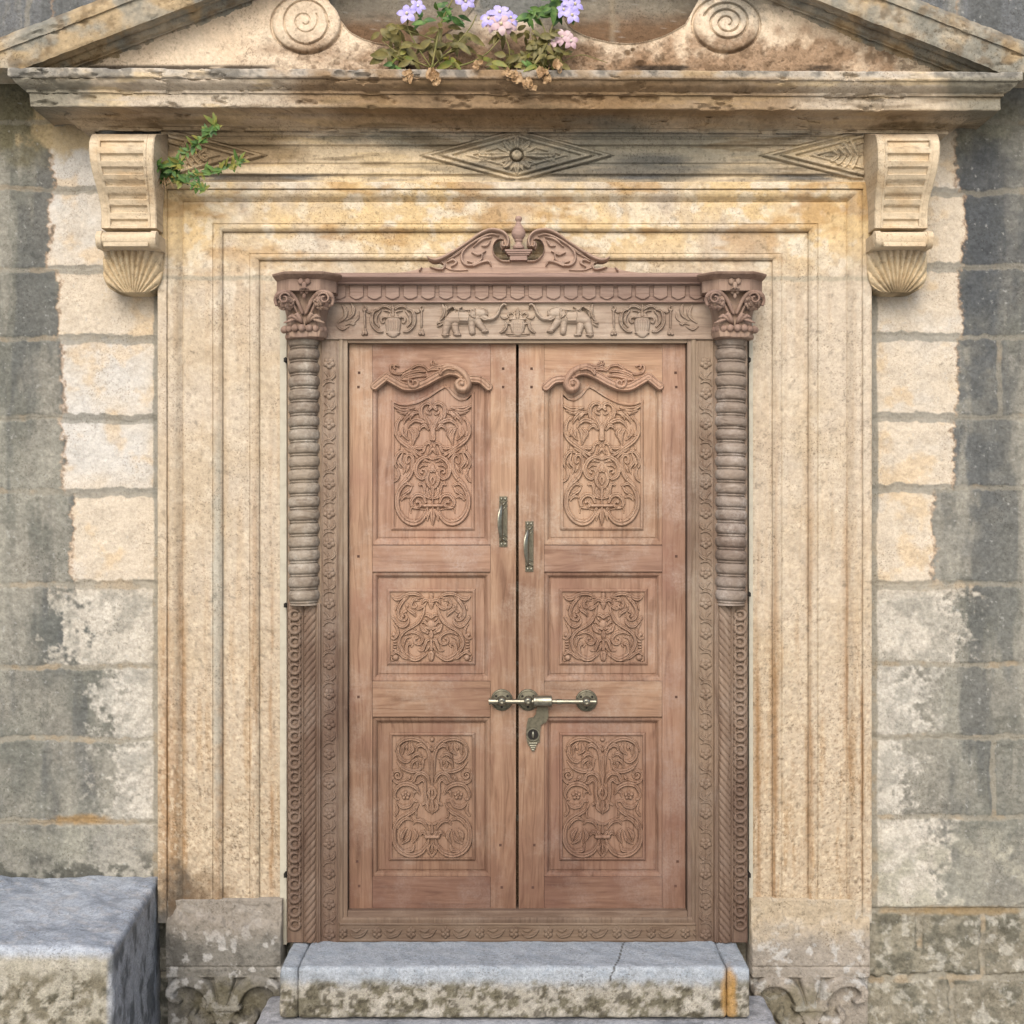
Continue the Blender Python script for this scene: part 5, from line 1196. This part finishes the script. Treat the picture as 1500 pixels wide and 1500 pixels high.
m = MB(); m.lathe([(.0235, 0), (.0240, .002), (.0225, .0045), (.0200, .0045), (.0185, .001)], c, 'y', 30); m.build('lock_ring', M_brass, hp, True, sharp=40)
m = MB(); m.lathe([(.0183, 0), (.0180, .0012)], c, 'y', 24); m.build('lock_recess', M_dark, hp)
m = MB(); m.ball((c[0], c[1]-.002, c[2]), .0068, 14, 10, .8, 1, 1.9); m.build('keyhole_cover', M_brass, hp, True)
m = MB()
for k, (w_, y) in enumerate(((.015, 1089), (.0115, 1092.5), (.0085, 1095.5), (.0055, 1098.5))):
    p = W(780.8, y, LF+.007); m.box(p[0]-w_, p[0]+w_, p[1]-.004, p[1]+.006, p[2]-.0032, p[2]+.0032, .0014)
m.build('hasp_foot', M_brass, hp)

# ================================================================ PLANTS
rng = random.Random(42)
def WP(px, py, d): return W(px, py, d-.085)
def leaf_geo(m, base, tip, width, cup=.25, droop=.2, seg=6, lobed=False):
    b = Vector(base); t = Vector(tip); ax = t-b; L = ax.length
    if L < 1e-5: return
    ax.normalize(); side = ax.cross(Vector((rng.uniform(-.5, .5), -1, rng.uniform(-.3, .6)))).normalized(); up = side.cross(ax).normalized()
    V = []; F = []
    for i in range(seg+1):
        s_ = i/seg; w = width*(math.sin(math.pi*min(1, s_*.92+.04))**.8)*(1.15-.45*s_)
        if lobed: w *= 1+.18*math.sin(i*2.6)
        c = b+ax*L*s_-up*L*droop*(s_**2)
        V += [c-side*w+up*cup*w, c, c+side*w+up*cup*w]
    for i in range(seg):
        F += [(3*i, 3*i+1, 3*i+4, 3*i+3), (3*i+1, 3*i+2, 3*i+5, 3*i+4)]
    m.add([tuple(v) for v in V], F)
def stem_geo(m, pts, r):
    P = np.array(pts); n = len(P); sm = np.stack([np.interp(np.linspace(0, n-1, n*5), range(n), P[:, i]) for i in range(3)], 1)
    for _ in range(3): sm[1:-1] = (sm[:-2]+2*sm[1:-1]+sm[2:])/4
    m.tube([tuple(p) for p in sm], list(np.linspace(r, r*.55, len(sm))), 6); return sm
def blossom(parent, px, py, d, R, mat, face=(0, -1, .25), spin=0):
    """five-petalled star flower"""
    m = MB(); c = Vector(WP(px, py, d)); f = Vector(face).normalized(); a = f.orthogonal().normalized(); b = f.cross(a); R *= S*.95
    for k in range(5):
        w = spin+2*math.pi*k/5; u = a*math.cos(w)+b*math.sin(w); v = f.cross(u); V = []; F = []
        for i, (s_, wd_, up_) in enumerate(((.08, .10, .0), (.3, .25, .03), (.55, .33, .06), (.8, .24, .03), (1.0, .04, -.06))):
            q = c+u*R*s_+f*R*up_*1.6; V += [q-v*R*wd_-f*R*.05, q+f*R*.02, q+v*R*wd_-f*R*.05]
        for i in range(4): F += [(3*i, 3*i+1, 3*i+4, 3*i+3), (3*i+1, 3*i+2, 3*i+5, 3*i+4)]
        m.add([tuple(x) for x in V], F)
    o = m.build('flower', mat, parent, True)
    k = MB(); k.ball(tuple(c+f*R*.06), R*.16, 8, 6); k.build('flower_heart', M_core, o, True)
    t = MB(); t.tube([tuple(c), tuple(c-f*R*.6+Vector((0, 0, -R*.5)))], R*.07, 5); t.build('calyx', M_stem, o, True)
dF = .30

def plant(label, base, stems, leaves, drys, flowers, name='flowering_plant', cat='plant', group='flowering plants on the pediment ledge'):
    t = thing(name, label, cat, WP(*base), group)
    m = MB()
    for p, r in stems: stem_geo(m, [WP(*q) for q in p], r)
    m.build('stems', M_stem, t, True)
    for nm, mat, lst in leaves:
        m = MB()
        for x, y, n, ln, spread in lst:
            for k in range(int(n*1.5)):
                a = rng.uniform(0, 2*math.pi); l = ln*rng.uniform(.6, 1.15); bx, by = x+rng.gauss(0, spread), y+rng.gauss(0, spread*.55)
                bd = dF+rng.uniform(-.05, .05)
                leaf_geo(m, WP(bx, by, bd), WP(bx+l*math.cos(a), by+l*math.sin(a)*.8+l*.25, bd+rng.uniform(-.02, .03)), l*.22*S*rng.uniform(.8, 1.25), .3, .25)
        m.build(nm, mat, t, True)
    if drys:
        m = MB()
        for x, y, n, R in drys:
            for k in range(int(n*1.8)):
                a = rng.uniform(0, 2*math.pi); rr = rng.uniform(.1, 1)*R; bx, by = x+rr*math.cos(a)*.5, y+rr*math.sin(a)*.5; l = rng.uniform(5, 10)
                cx_, cy_2, cz_ = WP(bx+rng.uniform(-3, 3), by+rng.uniform(-3, 3), .352+rng.uniform(.0, .022)); rr2 = l*.62*S; tw_ = rng.uniform(0, 6.3); sx_, sz_ = rng.uniform(.5, 1.1), rng.uniform(.6, 1.2)
                V2 = [(cx_, cy_2+rr2*rng.uniform(-.2, .3), cz_)]; F2 = []
                for q2 in (1, 2):
                    for j2 in range(9):
                        w2 = tw_+j2*2*math.pi/9; r3 = rr2*(.55 if q2 == 1 else 1)*rng.uniform(.75, 1.15)
                        V2.append((cx_+r3*math.cos(w2)*sx_, cy_2-rr2*(rng.uniform(-.15, .35) if q2 == 1 else rng.uniform(-.5, .8)), cz_+r3*math.sin(w2)*sz_))
                for j2 in range(9): F2 += [(0, 1+j2, 1+(j2+1) % 9), (1+j2, 10+j2, 10+(j2+1) % 9, 1+(j2+1) % 9)]
                m.add(V2, F2)
            ms = MB(); stem_geo(ms, [WP(x+rng.uniform(-8, 8), 99, .33), WP(x+rng.uniform(-4, 4), y-6, .36), WP(x, y, .36)], .0014); ms.build('dry_stem', M_dstem, t, True)
        m.build('dry_leaves', M_dry, t, True)
    for f in flowers: blossom(t, *f)
P_, PP = M_petal, M_petalp
plant('olive-leaved plant with two lilac stars at its left and dry curled leaves below', (628, 100, dF),
      [([(632, 102, dF), (640, 60, .31), (646, 30, .31), (662, 2, .31), (668, -14, .31)], .004), ([(632, 100, dF), (612, 70, .31), (596, 40, .31), (597, 22, .315)], .0026), ([(634, 98, dF), (668, 66, .31), (690, 40, .31), (698, 22, .31)], .003), ([(628, 98, dF), (585, 80, .31), (560, 60, .31)], .0026), ([(640, 60, .31), (600, 45, .31), (570, 40, .31)], .002), ([(633, 100, dF), (650, 80, .31), (668, 72, .31), (690, 58, .31)], .002)],
      [('olive_leaves', M_olive, [(575, 50, 14, 22, 12), (565, 78, 6, 28, 8), (590, 72, 8, 24, 8), (640, 68, 6, 24, 9), (672, 64, 8, 22, 8), (650, 45, 4, 20, 8), (600, 88, 4, 22, 7), (685, 55, 4, 18, 6)]), ('fresh_leaves', M_green, [(622, 31, 4, 22, 5), (648, 12, 5, 18, 6), (664, 26, 4, 18, 6), (655, 30, 3, 16, 6), (576, 94, 2, 14, 2)]), ('yellow_leaves', M_yellow, [(590, 85, 4, 24, 8), (655, 88, 4, 20, 8)])],
      [(598, 112, 12, 12), (632, 112, 16, 16), (638, 122, 6, 8)],
      [(596, 20, .335, 16, P_, (-.1, -1, .2), .3), (612, 9, .33, 13, P_, (.3, -1, .3), 1.0), (682, 2, .335, 15, P_, (.1, -1, .1), .6), (675, -8, .33, 14, P_, (-.3, -1, .5), .2), (690, -7, .33, 13, P_, (.4, -1, .4), .9)])
plant('low plant with the largest pale lilac flower cluster and heart-shaped leaves over the ledge', (735, 100, dF),
      [([(660, 100, dF), (690, 92, .32), (715, 78, .33), (736, 52, .33)], .0032), ([(748, 100, dF), (746, 70, .33), (738, 50, .33)], .0026), ([(740, 100, dF), (752, 90, .32), (772, 92, .33)], .0024)],
      [('olive_leaves', M_olive, [(735, 50, 6, 18, 8), (755, 84, 10, 18, 12), (775, 88, 8, 18, 10), (720, 92, 5, 16, 8)]), ('yellow_leaves', M_yellow, [(718, 92, 3, 20, 3), (745, 92, 3, 18, 3), (775, 90, 4, 20, 6)]), ('fresh_leaves', M_green, [(762, 88, 3, 18, 6)])],
      [(757, 112, 12, 14), (775, 124, 7, 12), (700, 96, 5, 8), (745, 108, 6, 10)],
      [(716, 27, .335, 16, P_, (-.4, -1, .3), .1), (732, 18, .34, 17, P_, (0, -1, .5), .5), (748, 26, .335, 15, P_, (.4, -1, .4), .2), (734, 35, .35, 17, PP, (0, -1, .05), .9), (722, 36, .34, 13, PP, (-.3, -1, -.1), .4), (746, 37, .34, 13, PP, (.3, -1, -.1), .7)])
plant('bushier plant at the right with green upper leaves, lilac and faded pink flowers', (800, 100, dF),
      [([(796, 102, dF), (800, 70, .32), (808, 40, .32), (818, 16, .33)], .0036), ([(798, 100, dF), (785, 74, .32), (778, 48, .32)], .0028), ([(800, 98, dF), (815, 76, .32), (828, 62, .33)], .0026), ([(805, 100, dF), (850, 78, .28), (890, 92, .26)], .0018), ([(800, 50, .32), (792, 30, .32), (783, 20, .32)], .0022), ([(796, 100, dF), (770, 86, .33), (762, 96, .34)], .0022)],
      [('olive_leaves', M_olive, [(800, 62, 16, 20, 12), (785, 82, 12, 20, 12), (815, 80, 12, 18, 9), (775, 52, 5, 18, 6), (810, 45, 6, 16, 7)]), ('fresh_leaves', M_green, [(780, 22, 6, 22, 5), (812, 10, 10, 22, 8), (800, 18, 6, 20, 7), (815, -4, 6, 22, 8)]), ('yellow_leaves', M_yellow, [(785, 108, 2, 22, 2), (778, 96, 3, 20, 4), (800, 96, 4, 18, 6)])],
      [(795, 108, 8, 12), (800, 118, 6, 10), (818, 96, 6, 8)],
      [(826, 14, .335, 14, P_, (-.3, -1, .2), .2), (842, 6, .33, 15, P_, (.4, -1, .3), .8), (838, 22, .34, 14, P_, (.2, -1, .1), .4), (832, 0, .33, 13, P_, (0, -1, .6), .1), (824, 54, .335, 14, PP, (-.2, -1, .1), .5), (836, 60, .335, 13, PP, (.3, -1, 0), .2), (812, 60, .33, 11, PP, (-.5, -1, .2), .9)])

# weed growing in the gap by the left corbel
weed = thing('wall_weed', 'small green weed sprouting between the left corbel and the doorway lintel', 'weed', W(240, 272, .13))
def sprig(pts, n, ln):
    m = MB(); sm = stem_geo(m, [W(*p) for p in pts], .0028); m.build('stem', M_stem, weed, True)
    mg, my = MB(), MB()
    for k in range(n):
        i = int(len(sm)*(.12+.86*k/n)); p = Vector(sm[min(i, len(sm)-1)]); a = rng.uniform(0, 2*math.pi); l = ln*rng.uniform(.6, 1.2)*S
        leaf_geo(mg if rng.random() < .72 else my, tuple(p), tuple(p+Vector((l*math.cos(a), -l*rng.uniform(0, .8), l*math.sin(a)+l*.2))), l*.24, .3, .15)
    mg.build('green_leaves', M_green, weed, True); my.build('yellow_leaves', M_yellow, weed, True)
sprig([(240, 270, .12), (258, 238, .15), (276, 222, .17), (296, 205, .19), (310, 190, .20), (318, 180, .2)], 60, 13)
sprig([(240, 270, .12), (236, 250, .15), (228, 238, .2)], 40, 12); sprig([(242, 272, .12), (262, 262, .15), (290, 258, .17), (318, 252, .18), (345, 240, .19), (354, 234, .19)], 62, 12); sprig([(250, 268, .14), (275, 268, .17), (298, 275, .18), (301, 280, .18)], 26, 12); sprig([(240, 270, .12), (252, 252, .16), (262, 238, .17)], 30, 12)
m = MB()
for k in range(16):
    a = rng.uniform(-.9, .9); l = rng.uniform(12, 34); stem_geo(m, [W(238+rng.uniform(-4, 6), 268, .12), W(238+l*.5*math.sin(a), 268-l*.3, .17), W(238+l*math.sin(a), 272+l*.4*rng.uniform(-1, 1), .17)], .0013)
m.build('dry_stems', M_dstem, weed, True)
